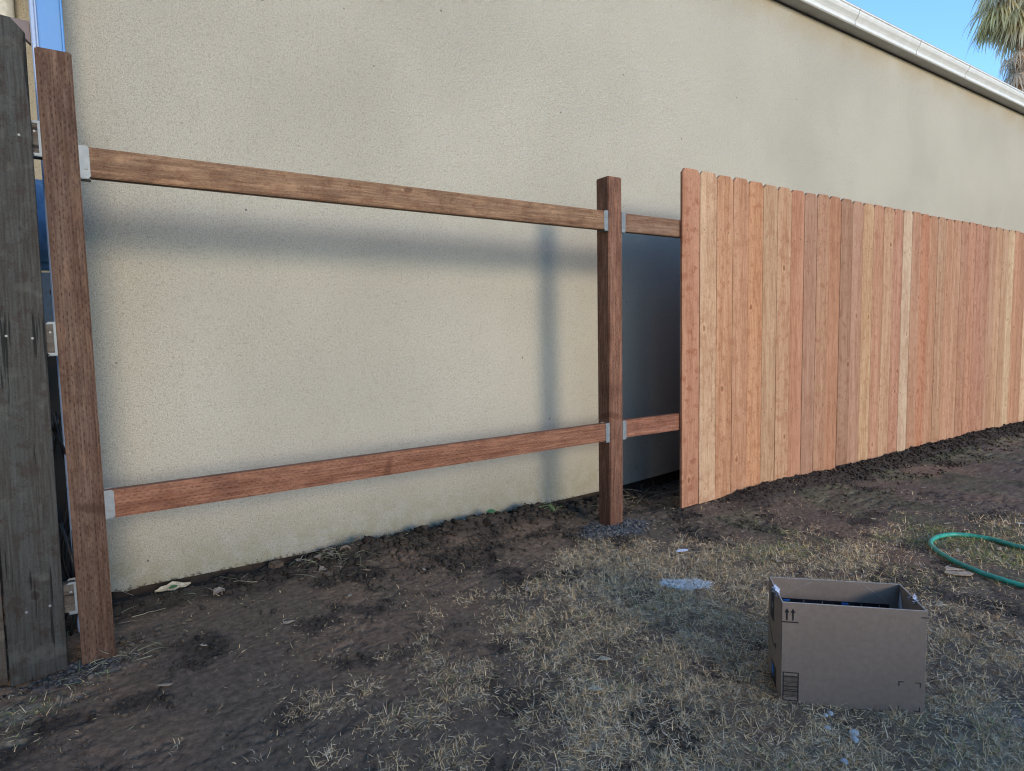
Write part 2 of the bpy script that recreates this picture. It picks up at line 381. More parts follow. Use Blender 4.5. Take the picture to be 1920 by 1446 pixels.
def grass_density(x, y):
    d = inpoly_dist(x, y)
    n = fbm(x, y, 5.5, 4, 5)
    g = sm(d+(n-.5)*.55, -.07, .22)
    g = g*(.35+.65*sm(fbm(x, y, 9, 3, 9), .38, .55))
    g = g*(1-.55*sm(x, 2.9, 4.2))*(1-.8*sm(-(y+.75), -.2, .25)*sm(x, 2.35, 2.7)*sm(fbm(x, y, 2.2, 2, 31), .42, .5)*sm(3.3-x, 0, .2))
    for cx, cy, rr, a in CL:
        g = np.maximum(g, a*np.exp(-((x-cx)**2+(y-cy)**2)/(rr*rr)*1.5)*(.4+.9*fbm(x, y, 40, 2, 3)))
    g = np.maximum(g, .05*sm(fbm(x, y, 9, 3, 21), .50, .68)+.006)
    return np.where((y > .55), 0, g)
def ground_z(x, y):
    x = np.asarray(x, float); y = np.asarray(y, float)
    z = (fbm(x, y, 1.3, 3, 1)-.5)*.022
    z = z+(fbm(x, y, 7, 4, 2)-.5)*.013
    # torn mud: ridged fine relief
    pit = sm(fbm(x, y*1.6, 21, 4, 4, .6), .565, .66)*sm(fbm(x, y, 2.6, 3, 8), .40, .56)
    z = z-.009*pit
    z = z-.004*sm(fbm(x+y*.5, y*1.5, 11, 5, 18, .65), .56, .62)*sm(fbm(x, y, 2.1, 2, 28), .45, .6)
    z = z+(fbm(x, y, 60, 3, 6, .6)-.5)*.007
    near = np.exp(-((y-.6)/.10)**2)
    z = z-.035*near
    # clods heaped along the wall
    hp = np.exp(-((y-.43)/.13)**2)*(sm(x, .75, 1.1)*(1-sm(x, 2.0, 2.4))*.045+.012)
    hp = hp*(.4+1.2*fbm(x, y, 11, 3, 12))
    hp2 = .022*np.exp(-(((x-1.45)/.35)**2+((y-.12)/.13)**2))*(.5+fbm(x, y, 14, 3, 13))
    # loose soil thrown against the pickets
    bm_ = sm(x, 2.95, 3.3)*np.exp(-(np.minimum(np.abs(y+.05), 10)/.17)**2)*(.045+.03*(fbm(x, y, 6, 3, 14)-.5)+.02*(fbm(x, y, 25, 3, 15)-.5))
    z = z+hp+hp2+bm_
    z = z+.030*sm(x, 2.40, 2.75)*(1-sm(x, 3.3, 4.2)*.6)*np.exp(-((y+.03)/.30)**2)
    z = z+.012*np.exp(-((x-2.26)**2+(y-.02)**2)/.04)          # collar at the post
    z = z*np.where(np.hypot(x-1, y+1) > 12, 0, 1)
    # keep the places where things stand close to their level
    for px, py, rr, lv in ((.045, .0, .12, 0.), (2.26, 0., .12, .022), (1.80, -1.43, .34, .0), (3.2, -1.2, .35, .002), (2.75, -.03, .09, .02)):
        wgt = np.exp(-((x-px)**2+(y-py)**2)/(rr*rr)*1.2); z = z*(1-wgt*.8)+lv*wgt*.8
    return z
def gz(x, y): return float(ground_z(np.array([x]), np.array([y]))[0])

# ------------------------------------------------------------------ ground sheet
def axis(fine0, fine1, st, mids, far, gr=1.09):
    a = list(np.arange(fine0, fine1, st)); x = a[-1]
    for lim, s in mids:
        while x < lim: x += s; a.append(x)
    s = a[-1]-a[-2]
    while x < far: s *= gr; x += s; a.append(x)
    x = fine0; s = st
    while x > -far: s *= gr; x -= s; a.insert(0, x)
    return np.array(a)
gx = axis(-.45, 3.6, .0085, ((5.0, .016), (9.0, .035)), 400); gy = axis(-1.95, .66, .0085, ((.9, .05),), 400)
X, Y = np.meshgrid(gx, gy); Zg = ground_z(X, Y)
Zg = np.where(Y > .62, -.03, Zg)
nx, ny = len(gx), len(gy)
me = bpy.data.meshes.new('ground')
V = np.stack([X.ravel(), Y.ravel(), Zg.ravel()], 1)
idx = np.arange(nx*ny).reshape(ny, nx)
Q = np.stack([idx[:-1, :-1], idx[:-1, 1:], idx[1:, 1:], idx[1:, :-1]], -1).reshape(-1, 4)
me.vertices.add(len(V)); me.vertices.foreach_set('co', V.ravel())
me.loops.add(Q.size); me.loops.foreach_set('vertex_index', Q.ravel())
me.polygons.add(len(Q)); me.polygons.foreach_set('loop_start', np.arange(0, Q.size, 4)); me.polygons.foreach_set('use_smooth', np.ones(len(Q), bool))
me.update(calc_edges=True)
def soil_tint(x, y):
    base = np.array([.150, .106, .072]); red = np.array([.205, .130, .082]); dark = np.array([.050, .037, .027]); moss = np.array([.11, .115, .055]); grey = np.array([.17, .17, .175])
    def mixc(a, b, t): return a*(1-t[..., None])+b*t[..., None]
    t = np.broadcast_to(base, x.shape+(3,)).copy()
    t = mixc(t, red, sm(fbm(x, y, 2.3, 3, 41), .48, .66)*.8)
    t = mixc(t, red, .7*np.exp(-(((x-1.75)/.35)**2+((y-.05)/.18)**2)))
    t = mixc(t, dark, .8*sm(fbm(x, y, 6, 4, 42), .55, .70))
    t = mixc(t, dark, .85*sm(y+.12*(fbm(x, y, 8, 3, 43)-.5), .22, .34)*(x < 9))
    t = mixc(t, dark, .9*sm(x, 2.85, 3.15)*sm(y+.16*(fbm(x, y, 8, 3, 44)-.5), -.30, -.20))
    t = mixc(t, dark, .7*np.exp(-(((x-1.45)/.3)**2+((y-.12)/.10)**2)))
    t = mixc(t, moss, .42*sm(fbm(x, y, 3.1, 4, 45), .50, .62)*sm(x+y*.4, 2.0, 2.9)*(y < -.2))
    t = mixc(t, grey*.75, .9*sm(.17-np.hypot((x-2.24)*.75, (y-.0)*1.1)+.09*(fbm(x, y, 14, 3, 46)-.5), 0, .05))
    t = mixc(t, grey*.7, .7*sm(.10-np.hypot((x-.0)*.6, (y+.04))+.06*(fbm(x, y, 20, 3, 47)-.5), 0, .05))
    t = mixc(t, grey*1.2, .35*sm(.13-np.hypot((x-1.98)*.8, (y+1.75))+.16*(fbm(x, y, 14, 3, 48)-.5), 0, .08))
    t = mixc(t, np.array([.27, .22, .145])*1., .8*sm(grass_density(x, y)*(.5+fbm(x, y, 30, 3, 88)), .25, .8))
    return t
T = soil_tint(X, Y).reshape(-1, 3); T = np.concatenate([T, np.ones((len(T), 1))], 1)
ca = me.color_attributes.new('tint', 'FLOAT_COLOR', 'POINT'); ca.data.foreach_set('color', T.ravel().astype(np.float32))
g = link('ground', me, M['soil']); tag(g, 'dark muddy soil of the yard', None, kind='structure'); g['category'] = 'ground'

# ------------------------------------------------------------------ grass (nobody could count it)
def raw_mesh(name, V, Q, col=None):
    me = bpy.data.meshes.new(name); k = Q.shape[1]
    me.vertices.add(len(V)); me.vertices.foreach_set('co', np.ascontiguousarray(V, np.float32).ravel())
    me.loops.add(Q.size); me.loops.foreach_set('vertex_index', Q.ravel().astype(np.int32))
    me.polygons.add(len(Q)); me.polygons.foreach_set('loop_start', np.arange(0, Q.size, k))
    me.update(calc_edges=True)
    if col is not None:
        a = me.color_attributes.new('tint', 'FLOAT_COLOR', 'POINT')
        a.data.foreach_set('color', np.concatenate([col, np.ones((len(col), 1))], 1).astype(np.float32).ravel())
    return me
def blades(x, y, z, L, az, el0, curl, wid, col, seg=3):
    """ribbon blades: start elevation el0, bending down by curl"""
    n = len(x); P = np.stack([x, y, z], 1); pts = [P]; ds = []
    el = el0.copy(); cur = P.copy(); azc = az.copy(); tw = rng.normal(0, .16, n)
    for i in range(seg):
        d = np.stack([np.cos(azc)*np.cos(el), np.sin(azc)*np.cos(el), np.sin(el)], 1); ds.append(d)
        cur = cur+d*(L/seg)[:, None]; pts.append(cur.copy()); el = el-curl/seg; azc = azc+tw
    side0 = np.stack([-np.sin(az+rng.normal(0, .5, n)), np.cos(az), rng.normal(0, .5, n)], 1); side0 /= np.linalg.norm(side0, axis=1)[:, None]
    Vs = []
    for i in range(seg+1):
        wv = (wid*(1-.9*(i/seg)**2))[:, None]/2
        Vs.append(pts[i]-side0*wv); Vs.append(pts[i]+side0*wv)
    V = np.stack(Vs, 1).reshape(-1, 3); k = 2*(seg+1)
    base = (np.arange(n)*k)[:, None]
    Q = np.concatenate([base+np.array([2*i, 2*i+1, 2*i+3, 2*i+2]) for i in range(seg)], 0)
    return V, Q, np.repeat(col, k, 0)
def palette(x, y, n):
    straw = np.array([.52, .44, .29]); grey = np.array([.44, .42, .35]); green = np.array([.13, .18, .065]); brown = np.array([.22, .165, .105])
    u_ = rng.random(n); gm = sm(fbm(x, y, 3.1, 4, 45), .50, .64)*sm(x+y*.4, 1.9, 2.7)
    gm = np.maximum(gm, .75*np.exp(-((x+.13)**2+(y+.2)**2)/.03)); gm = np.maximum(gm*.8, .08*sm(fbm(x, y, 4, 3, 61), .5, .62))
    c = np.where((u_ < .48)[:, None], straw, np.where((u_ < .80)[:, None], grey, brown))
    isg = rng.random(n) < gm*.75
    c = np.where(isg[:, None], green*(.7+.9*rng.random((n, 1))), c)
    c = c*np.array([1.62, 1.34, 1.08])*(.5+.8*rng.random((n, 1)))*(.8+.4*fbm(x, y, 6, 2, 66))[:, None]
    return c
PATCH = (1.985, -.683)
def scatter(n, x0, x1, y0, y1, cap=1.):
    x = rng.uniform(x0, x1, n); y = rng.uniform(y0, y1, n); g_ = grass_density(x, y)
    k = rng.random(n) < g_*cap
    k &= ~((np.abs((x-1.80)*.70-(y+1.43)*.714) < .17) & (np.abs((x-1.80)*.714+(y+1.43)*.70) < .085))
    return x[k], y[k]
xs, ys = [], []
for (n, a) in ((420000, (.4, 4.2, -2.0, .05)), (90000, (4.2, 9, -5, -.4)), (40000, (-.5, 1.3, -1.3, .3)), (14000, (1.3, 4.2, -.1, .3)), (16000, (1.5, 4.2, -3.0, -2.0))):
    p, q = scatter(n, *a); xs.append(p); ys.append(q)
# tufts: blades gather round tuft centres
gx_ = np.concatenate(xs); gy_ = np.concatenate(ys)
n = len(gx_); tuft = rng.random(n) < .55
cell = .035; jx = _h(np.floor(gx_/cell), np.floor(gy_/cell), 3); jy = _h(np.floor(gx_/cell), np.floor(gy_/cell), 4)
gx_ = np.where(tuft, (np.floor(gx_/cell)+jx)*cell+rng.normal(0, .006, n), gx_); gy_ = np.where(tuft, (np.floor(gy_/cell)+jy)*cell+rng.normal(0, .006, n), gy_)
upr = rng.random(n)
L = rng.uniform(.009, .030, n)*np.where(upr < .12, 1.35, 1.)*np.where(grass_density(gx_, gy_) < .12, .6, 1.); el = np.where(upr < .24, rng.uniform(.5, 1.25, n), rng.uniform(-.08, .40, n))
V, Q, cc = blades(gx_, gy_, ground_z(gx_, gy_)+.001, L, rng.uniform(0, 6.283, n), el, rng.uniform(-.2, .8, n), rng.uniform(.0009, .0022, n), palette(gx_, gy_, n))
o = link('dry_grass', raw_mesh('dry_grass', V, Q, cc), M['grass']); tag(o, 'thin dry straw coloured grass lying over the muddy yard', 'grass', kind='stuff')
# white patch on the grass
n = 1500; a_ = rng.uniform(0, 6.283, n); rr = np.sqrt(rng.random(n)); ca_, sa_ = math.cos(-.55), math.sin(-.55)
ex, ey = .100*rr*np.cos(a_), .046*rr*np.sin(a_); px_, py_ = PATCH[0]+ex*ca_-ey*sa_, PATCH[1]+ex*sa_+ey*ca_
V, Q, cc = blades(px_, py_, ground_z(px_, py_)+.004, rng.uniform(.012, .03, n), rng.uniform(0, 6.283, n), rng.uniform(-.1, .6, n), rng.uniform(.1, 1., n), rng.uniform(.002, .004, n), np.array([.84, .86, .84])*(.6+.6*rng.random((n, 1))))
o = link('powder_patch', raw_mesh('powder_patch', V, Q, cc), M['grass']); tag(o, 'small round patch of white powder caught on the dry grass', 'powder patch')

# ------------------------------------------------------------------ soil crumbs
def ico(sub):
    bm = bmesh.new(); bmesh.ops.create_icosphere(bm, subdivisions=sub, radius=1.)
    v = np.array([p.co[:] for p in bm.verts]); fc = np.array([[q.index for q in p.verts] for p in bm.faces]); bm.free(); return v, fc
def lumps(name, x, y, s, col, sub, sink=.25, mat='clod', flat=.75):
    bv, bf = ico(sub); n = len(x); k = len(bv)
    jit = 1+rng.normal(0, .27, (n, k)); th = rng.uniform(0, 6.283, n); ct, st = np.cos(th), np.sin(th)
    vv = bv[None]*jit[..., None]*s[:, None, None]*np.stack([rng.uniform(.75, 1.3, n), rng.uniform(.75, 1.3, n), rng.uniform(.55, 1., n)*flat/.75], 1)[:, None, :]
    xx = vv[..., 0]*ct[:, None]-vv[..., 1]*st[:, None]; yy = vv[..., 0]*st[:, None]+vv[..., 1]*ct[:, None]
    zz = vv[..., 2]+(ground_z(x, y)+s*(.55-sink))[:, None]
    V = np.stack([xx+x[:, None], yy+y[:, None], zz], -1).reshape(-1, 3)
    Q = (bf[None]+(np.arange(n)*k)[:, None, None]).reshape(-1, 3)
    return raw_mesh(name, V, Q, np.repeat(col, k, 0))
def clod_density(x, y):
    d = .9*sm(y, .22, .36)*(y < .575)*(x > .09)*(x < 9)*(.35+.65*sm(fbm(x, y, 7, 3, 71), .42, .56))
    d = np.maximum(d, .9*np.exp(-(((x-1.45)/.36)**2+((y-.12)/.11)**2))*sm(fbm(x, y, 9, 3, 72), .36, .5))
    d = np.maximum(d, .9*sm(x, 2.95, 3.2)*np.exp(-((y+.09)/.13)**2))
    d = np.maximum(d, .8*np.exp(-(((x-2.25)/.17)**2+((y+.03)/.11)**2)))
    d = np.maximum(d, .8*np.exp(-(((x-.03)/.16)**2+((y-.03)/.13)**2)))
    d = np.maximum(d, .60*sm(fbm(x, y, 6, 4, 42), .54, .64))
    d = np.maximum(d, .35*sm(fbm(x, y, 13, 4, 73), .54, .64))
    return d
P = []
for n, bx_, lo, hi, sub in ((80000, (-.4, 4.2, -1.6, .58), .0014, .0042, 1), (5500, (-.1, 4.2, -.5, .575), .005, .011, 1), (1100, (.45, 2.9, .26, .56), .007, .020, 2), (500, (.8, 2.2, .0, .3), .006, .014, 1), (9000, (4.2, 9, -.45, .02), .004, .013, 1)):
    x = rng.uniform(bx_[0], bx_[1], n); y = rng.uniform(bx_[2], bx_[3], n); k = rng.random(n) < clod_density(x, y); x, y = x[k], y[k]
    k = ~((np.abs(x-.045) < .055) & (y > -.01) & (y < .1)); k &= ~((x > 2.72) & (np.abs(y+.008) < .014)); x, y = x[k], y[k]
    s = lo+(hi-lo)*rng.random(len(x))**2; t = soil_tint(x, y)*np.array([.84, .90, .95])*(.42+.72*rng.random((len(x), 1)))
    P.append((x, y, s, t, sub))
bmv = []
for i, (x, y, s, t, sub) in enumerate(P):
    bmv.append(lumps('soil_crumbs', x, y, s, t, sub))
tmp = [bpy.data.objects.new('t', m_) for m_ in bmv]
# join the four crumb sizes into one mesh
def join_np(meshes, name):
    Vs, Qs, Cs, off = [], [], [], 0
    for m_ in meshes:
        v = np.empty(len(m_.vertices)*3, np.float32); m_.vertices.foreach_get('co', v); v = v.reshape(-1, 3)
        q = np.empty(len(m_.loops), np.int32); m_.loops.foreach_get('vertex_index', q); q = q.reshape(-1, 3)
        c = np.empty(len(v)*4, np.float32); m_.color_attributes['tint'].data.foreach_get('color', c)
        Vs.append(v); Qs.append(q+off); Cs.append(c.reshape(-1, 4)[:, :3]); off += len(v)
    return raw_mesh(name, np.concatenate(Vs), np.concatenate(Qs), np.concatenate(Cs))
for t in tmp: bpy.data.objects.remove(t)
o = link('soil_crumbs', join_np(bmv, 'soil_crumbs'), M['clod']); tag(o, 'loose dark soil crumbs thrown up along the wall and fence', 'soil', kind='stuff')

# ------------------------------------------------------------------ the stucco house
WY = .60; WX0 = .077; WX1 = 16.
house = empty('stucco_house', (4., WY, 0)); tag(house, 'beige stucco house wall with a white rain gutter behind the fence', 'house')
def hpart(name, bm, mat, parent=house, smooth=False):
    o = link(name, bm_mesh(name, bm), M[mat] if isinstance(mat, str) else mat, parent, smooth=smooth)
    o.matrix_parent_inverse = Matrix.Translation(-house.location) if parent is house else Matrix.Identity(4)
    return o
bm = bmesh.new()
# main wall with a small chip at the low left corner, return wall and recessed wall
out = [(WX0, .012), (.14, -.004), (.20, .006), (1.0, .0), (2.2, .003), (2.75, .012), (3.4, .045), (WX1, .045), (WX1, 3.398), (WX0, 3.398)]
poly_prism(out, 'y', WY, WY+.2, bm)
wall = hpart('wall', bm, 'stucco')
o = hpart('side_wall', box_bm(WX0+.002, WX0+.2, WY+.2, 2.6, 0, 3.398), 'stucco'); 
o = hpart('recessed_wall', box_bm(-3.5, WX0+.002, 2.4, 2.6, 0, 3.398), 'stucco')
o = hpart('foundation', box_bm(WX0+.02, WX1-.02, WY+.018, WY+.19, -.3, .05), 'foundation')
o = hpart('drip_edge', box_bm(WX0, WX1, WY-.003, WY+.1, 3.398, 3.410), 'gap')
o = hpart('soffit', box_bm(WX0, WX1, .505, WY+.1, 3.411, 3.425), 'soffit')
prof = [(.507, 3.409), (.497, 3.405), (.489, 3.411), (.489, 3.423), (.494, 3.428), (.491, 3.440), (.480, 3.456), (.466, 3.472), (.458, 3.490), (.456, 3.506), (.450, 3.508), (.449, 3.519), (.458, 3.523), (.507, 3.523)]
gut = hpart('gutter', poly_prism(prof, 'x', WX0-.05, WX1+.05), 'gutter')
for gxp in (2.0, 4.42, 5.32, 6.35, 7.35, 9.4, 12.):
    bm = bmesh.new()
    outer = [(y_-.0025, z_) if i_ < 12 else (y_, z_+.003) for i_, (y_, z_) in enumerate(prof)]
    poly_prism(outer, 'x', gxp, gxp+.006, bm)
    o = link('gutter_joint', bm_mesh('gutter_joint', bm), M['soffit'], gut)
o = hpart('roof', poly_prism([(.475, 3.527), (.475, 3.545), (5.2, 6.5), (9.9, 3.545), (9.9, 3.527)], 'x', -4.1, WX1+.12), 'shingle')
o = hpart('back_wall', box_bm(WX0, WX1, 9.6, 9.8, 0, 3.398), 'stucco')
o = hpart('end_wall', box_bm(WX1-.2, WX1, WY+.2, 9.6, 0, 3.398), 'stucco')

# ------------------------------------------------------------------ unseen light blockers added behind the viewer
def npart(name, bm, mat, root=None):
    o = link(name, bm_mesh(name, bm), M[mat], root); o.matrix_parent_inverse = Matrix.Translation(-root.location); return o
yf = empty('sun_blocker_fence', (3., -4.6, 0)); tag(yf, 'added dark board fence out of view that shades the cardboard box', 'fence')
npart('boards', box_bm(-4., 2.35, -4.64, -4.60, -.1, BLOCKER_H), 'dark_board', yf)  # added panel, sized to keep the low sun off the box front
# tall unseen evergreens added on both sides to cut the low sky light
def blocker_tree(x, y, h, rad):
    t = empty('sky_blocker_tree', (x, y, 0))
    bm = tube([(0, 0, 0), (0, 0, h*.5), (0, 0, h*.9)], [.25, .18, .05], 8)
    link('trunk', bm_mesh('trunk', bm), M['bark'], t)
    n_ = 2600; a = rng.uniform(0, 6.283, n_); zz = rng.uniform(.02, 1., n_); rr_ = rad*(1-.45*zz**3)*(.75+.35*rng.random(n_))
    V = []; c_ = np.stack([rr_*np.cos(a), rr_*np.sin(a), zz*h], 1)
    for d_ in range(4): V.append(c_+rng.normal(0, .33, (n_, 3)))
    V = np.stack(V, 1).reshape(-1, 3); Q = np.arange(n_*4).reshape(n_, 4)
    col = np.repeat(np.array([.022, .032, .014])*(.6+.8*rng.random((n_, 1))), 4, 0)
    link('crown', raw_mesh('crown', V, Q, col), M['grass'], t)
    return t
for i_, (x_, y_) in enumerate(((-5.2, -2.6), (-6.6, -6.), (-8.6, -9.4), (-11.5, -12.5), (14.2, -6.), (16.6, -9.2), (19.8, -12.))):
    t = blocker_tree(x_, y_, 7.6+.9*((i_*7) % 3), 2.0)
    tag(t, 'added tall dark evergreen out of view that blocks the low sky', 'tree', 'added evergreens that block the low sky')

# ------------------------------------------------------------------ the new wooden fence
fence = empty('wooden_fence', (0, 0, 0)); tag(fence, 'new reddish wooden fence with one bay still open and pickets nailed on further right', 'fence')
FT = 'wooden fence'
def wood_box(name, size, loc, rot, col, mat, bev=.003, inc=0., stain=.6, parent=fence, seed=None, lab=None, seg=2):
    sx, sy, sz = size
    me = bm_mesh(name, box_bm(0, sx, 0, sy, 0, sz, bev, seg=seg)); tone(me, col, seed, 0, stain, inc)
    o = link(name, me, M[mat], parent, loc, rot)
    if lab: o['label'] = lab
    return o
PW = .089
P1 = wood_box('post', (PW, PW, 1.8564+.35), (0, 0, -.35), None, (.135, .080, .054), 'treated', .004, .8, lab='dark brown end post of the open bay', seed=.31)
X2 = 2.214
P2 = wood_box('post', (PW, PW, 1.756+.35), (X2, 0, -.35), None, (.245, .125, .080), 'treated', .004, 1., lab='reddish post with rows of short cut marks beside the first picket', seed=.72)
for X3 in (4.43, 6.65, 8.9):
    wood_box('post', (PW, PW, 1.75+.35), (X3, 0, -.35), None, (.215, .115, .082), 'treated', .004, 1.)
def rail(x0, x1, zt0, zt1, col, inc, lab=None, seed=None, stain=.5):
    """built along local z, laid along x; front face at y=0.004"""
    ln = math.hypot(x1-x0, zt1-zt0); ang = math.atan2(zt1-zt0, x1-x0)
    me = bm_mesh('rail', box_bm(0, .089, .004, .042, 0, ln, .0025, seg=2)); tone(me, col, seed, 0, stain, inc)
    o = link('rail', me, M['treated'], fence); 
    o.matrix_world = Matrix.Translation((x0, 0, zt0)) @ Matrix.Rotation(-ang, 4, 'Y') @ Matrix.Rotation(math.pi/2, 4, 'Y') @ Matrix.Identity(4)
    if lab: o['label'] = lab
    return o
rail(PW+.002, X2-.002, 1.590, 1.588, (.27, .160, .092), .3, 'upper brown rail of the open bay', .13, .7)
rail(PW+.002, X2-.002, .536, .548, (.28, .128, .075), .75, 'lower reddish rail of the open bay', .55)
for i, X3 in enumerate((X2, 4.43, 6.65)):
    xe = (4.43, 6.65, 8.9)[i]
    rail(X3+PW+.002, xe-.002, 1.588, 1.585, (.25, .15, .095), .2, seed=.4+.1*i)
    rail(X3+PW+.002, xe-.002, .552, .545, (.32, .145, .09), .8, seed=.2+.1*i)
def screw_me():
    bm = bmesh.new()
    bmesh.ops.create_cone(bm, cap_ends=True, segments=14, radius1=.0042, radius2=.0030, depth=.0022, matrix=Matrix.Rotation(math.pi/2, 4, 'X'))
    for a in (0, math.pi/2):
        b2 = box_bm(-.0022, .0022, -.0016, -.0010, -.0004, .0004, 0)
        for v in b2.verts: v.co = Matrix.Rotation(a, 4, 'Y') @ v.co
        t_ = bpy.data.meshes.new('t'); b2.to_mesh(t_); b2.free(); bm.from_mesh(t_)
    return bm_mesh('screw', bm)
SCREW = screw_me(); SCREW.materials.append(M['screw'])
def bracket(x, zt, side, parent=fence, sz_=.018, h=.094, yf=.004, depth=.038, ln=.026):
    """x is the post face the bracket is nailed to; side=+1 the rail runs to +x"""
    bm = bmesh.new(); c = .006; z0, z1 = zt-h, zt+.002
    def fl(y0, y1):
        pts = [(0, z0), (ln-c, z0), (ln, z0+c), (ln, z1-c), (ln-c, z1), (0, z1)]
        poly_prism([(x+side*p[0], p[1]) for p in pts], 'y', y0, y1, bm)
    fl(yf-.0022, yf-.0006); fl(yf+depth+.0006, yf+depth+.0022)
    a, b = sorted((x+side*.0002, x+side*.0014)); box_bm(a, b, yf-.002, yf+depth+.002, z0, z1, 0, bm)
    a, b = sorted((x+side*.0002, x+side*ln)); box_bm(a, b, yf-.002, yf+depth+.002, z0-.0022, z0-.0008, 0, bm)
    o = link('bracket', bm_mesh('bracket', bm), M['steel'], parent)
    s = bpy.data.objects.new('screw', SCREW); C.objects.link(s); s.parent = o; s.location = (x+side*ln*.60, yf-.0030, z0+sz_)
    return o
bracket(PW, 1.590, 1, sz_=.028); bracket(X2, 1.589, -1, sz_=.062); bracket(X2+PW, 1.588, 1, sz_=.024)
bracket(PW, .536, 1, sz_=.022, h=.088); bracket(X2, .548, -1, sz_=.060); bracket(X2+PW, .550, 1, sz_=.022)
for zt in (1.588, .55):
    for X3 in (4.43, 6.65): bracket(X3, zt, -1); bracket(X3+PW, zt, 1)
# metal brackets holding the old fence to the end post
for zt, lab in ((1.643, 'top'), (1.063, 'middle'), (.267, 'lowest')): bracket(0., zt, -1, h=.097, yf=-.001, ln=.024, sz_=.068 if zt > 1 else .07)

pedges = [1275.9,1310.9,1341.9,1373.1,1402.8,1430.9,1456.5,1482.4,1507.9,1531.8,1557,1579.2,1600.3,1620.7,1641,1659,1676.8,1695.6,1712.6,1729,1744,1759,1776.5,1790,1802.7,1815,1829.8,1842.3,1855,1866.5,1878,1889.8,1899.5,1911.5]
ptop = [0, 0, -.004, .0, -.004, -.008, -.006, -.008, -.010, -.004, -.004, -.003, -.006, -.006, -.004, -.004, -.006, -.004]
def lin(*c): return tuple((v/255/12.92 if v <= 10 else ((v/255+.055)/1.055)**2.4) for v in c)
pcol = [(186,118,92),(214,168,136),(196,134,98),(196,136,104),(200,132,92),(190,146,114),(192,140,108),(186,118,90),(168,118,100),(176,122,96),(178,114,84),(156,108,88),(176,124,104),
        (198,152,114),(190,130,104),(194,146,116),(186,124,102),(204,168,144),(182,126,100),(186,112,80),(184,126,96),(182,134,106),(190,132,102),(190,134,106),(176,118,92),(186,122,96),
        (182,120,98),(176,116,92),(184,132,106),(194,144,112),(188,142,112),(214,178,144),(192,130,98),(180,120,92)]
PX0, PY0, PP = 2.7232, -.016, .1405
NP = 44
bm = bmesh.new(); bmesh.ops.create_cone(bm, cap_ends=True, segments=10, radius1=.0036, radius2=.0030, depth=.0014, matrix=Matrix.Rotation(math.pi/2, 4, 'X')); NAIL = bm_mesh('nail', bm); NAIL.materials.append(M['nail'])
for i in range(NP):
    x0 = PX0+i*PP; wd = .1380+random.uniform(-.0012, .0008)
    top = 1.8573+(ptop[i] if i < len(ptop) else random.uniform(-.008, .0)); bot = -.06+random.uniform(-.02, .02)
    if i == 0: bot = .030
    if i == 1: bot = .030
    cz = .025+random.uniform(-.004, .004); cx = .023+random.uniform(-.004, .004)
    lean = random.uniform(-.0012, .0012)
    pts = [(0, bot-top), (wd, bot-top+(.004 if i < 2 else 0)), (wd, -cz), (wd-cx, 0), (cx, 0+random.uniform(-.001, .001)), (0, -cz)]
    bm = poly_prism(pts, 'y', 0, .0155)
    bmesh.ops.bevel(bm, geom=list(bm.edges), offset=.0009, segments=1, affect='EDGES')
    me = bm_mesh('picket', bm)
    c = lin(*pcol[i]) if i < len(pcol) else lin(*random.choice(pcol))
    lm = .35*c[0]+.5*c[1]+.15*c[2]; c = tuple(((v*.88+lm*.12)*.72+.28*mc_)*.95*q_ for v, q_, mc_ in zip(c, (.96, 1.025, .95), (.50, .285, .175)))
    saw = {1: 1., 3: .7, 5: .5, 0: .15, 2: .5, 11: .5}.get(i, .25 if random.random() < .5 else 0)
    tone(me, c, random.random(), saw, {0: 1.0, 1: .55}.get(i, random.uniform(.35, .9)))
    o = link('picket', me, M['picket'], fence, (x0, PY0-random.uniform(0, .0012), top), (0, lean, 0))
    if i < 34:
        for zz in (1.545, .500):
            for dx in (.034, .104):
                nl = bpy.data.objects.new('nail', NAIL); C.objects.link(nl); nl.parent = o; nl.location = (dx+random.uniform(-.006, .006), -.0008, zz-top+random.uniform(-.012, .012))
    if i == 0: o['label'] = 'reddish first picket at the open end of the run'
    if i == 1: o['label'] = 'pale picket with curved saw marks, second from the open end'

# ------------------------------------------------------------------ the old fence on the left
old = empty('weathered_fence', (-.12, 0, 0)); tag(old, 'old grey weathered board fence at the left edge joined to the end post', 'fence')
def oldpick(x0, wd, top, bot, tilt, col, seed):
    pts = [(0, bot-top), (wd*.62, bot-top+.003), (wd*.66, bot-top+.012), (wd, bot-top+.014), (wd, -.035), (wd-.032, 0), (.03, .0), (0, -.03)]
    bm = poly_prism(pts, 'y', 0, .018); bmesh.ops.bevel(bm, geom=list(bm.edges), offset=.0015, segments=1, affect='EDGES')
    me = bm_mesh('picket', bm); tone(me, col, seed, 0, 1.)
    o = link('picket', me, M['old'], old); o.location = (x0+.12, -.024, top); o.rotation_euler = (0, tilt, 0)
    for dx in (.045, .105):
        for zz in (1.61, 1.03, .22):
            s = bpy.data.objects.new('screw', SCREW); C.objects.link(s); s.parent = o; s.location = (dx+random.uniform(-.008, .008), -.001, zz-top+random.uniform(-.02, .02))
    return o
oldpick(-.156, .139, 1.915, -.002, R(.55), (.050, .050, .046), .37)
oldpick(-.303, .139, 1.90, .0, R(.45), (.075, .062, .048), .61)
for k_ in range(6): oldpick(-.449-.143*k_, .139, 1.90+random.uniform(-.01, .01), random.uniform(-.01, .01), R(.4), (.065, .062, .055), random.random())
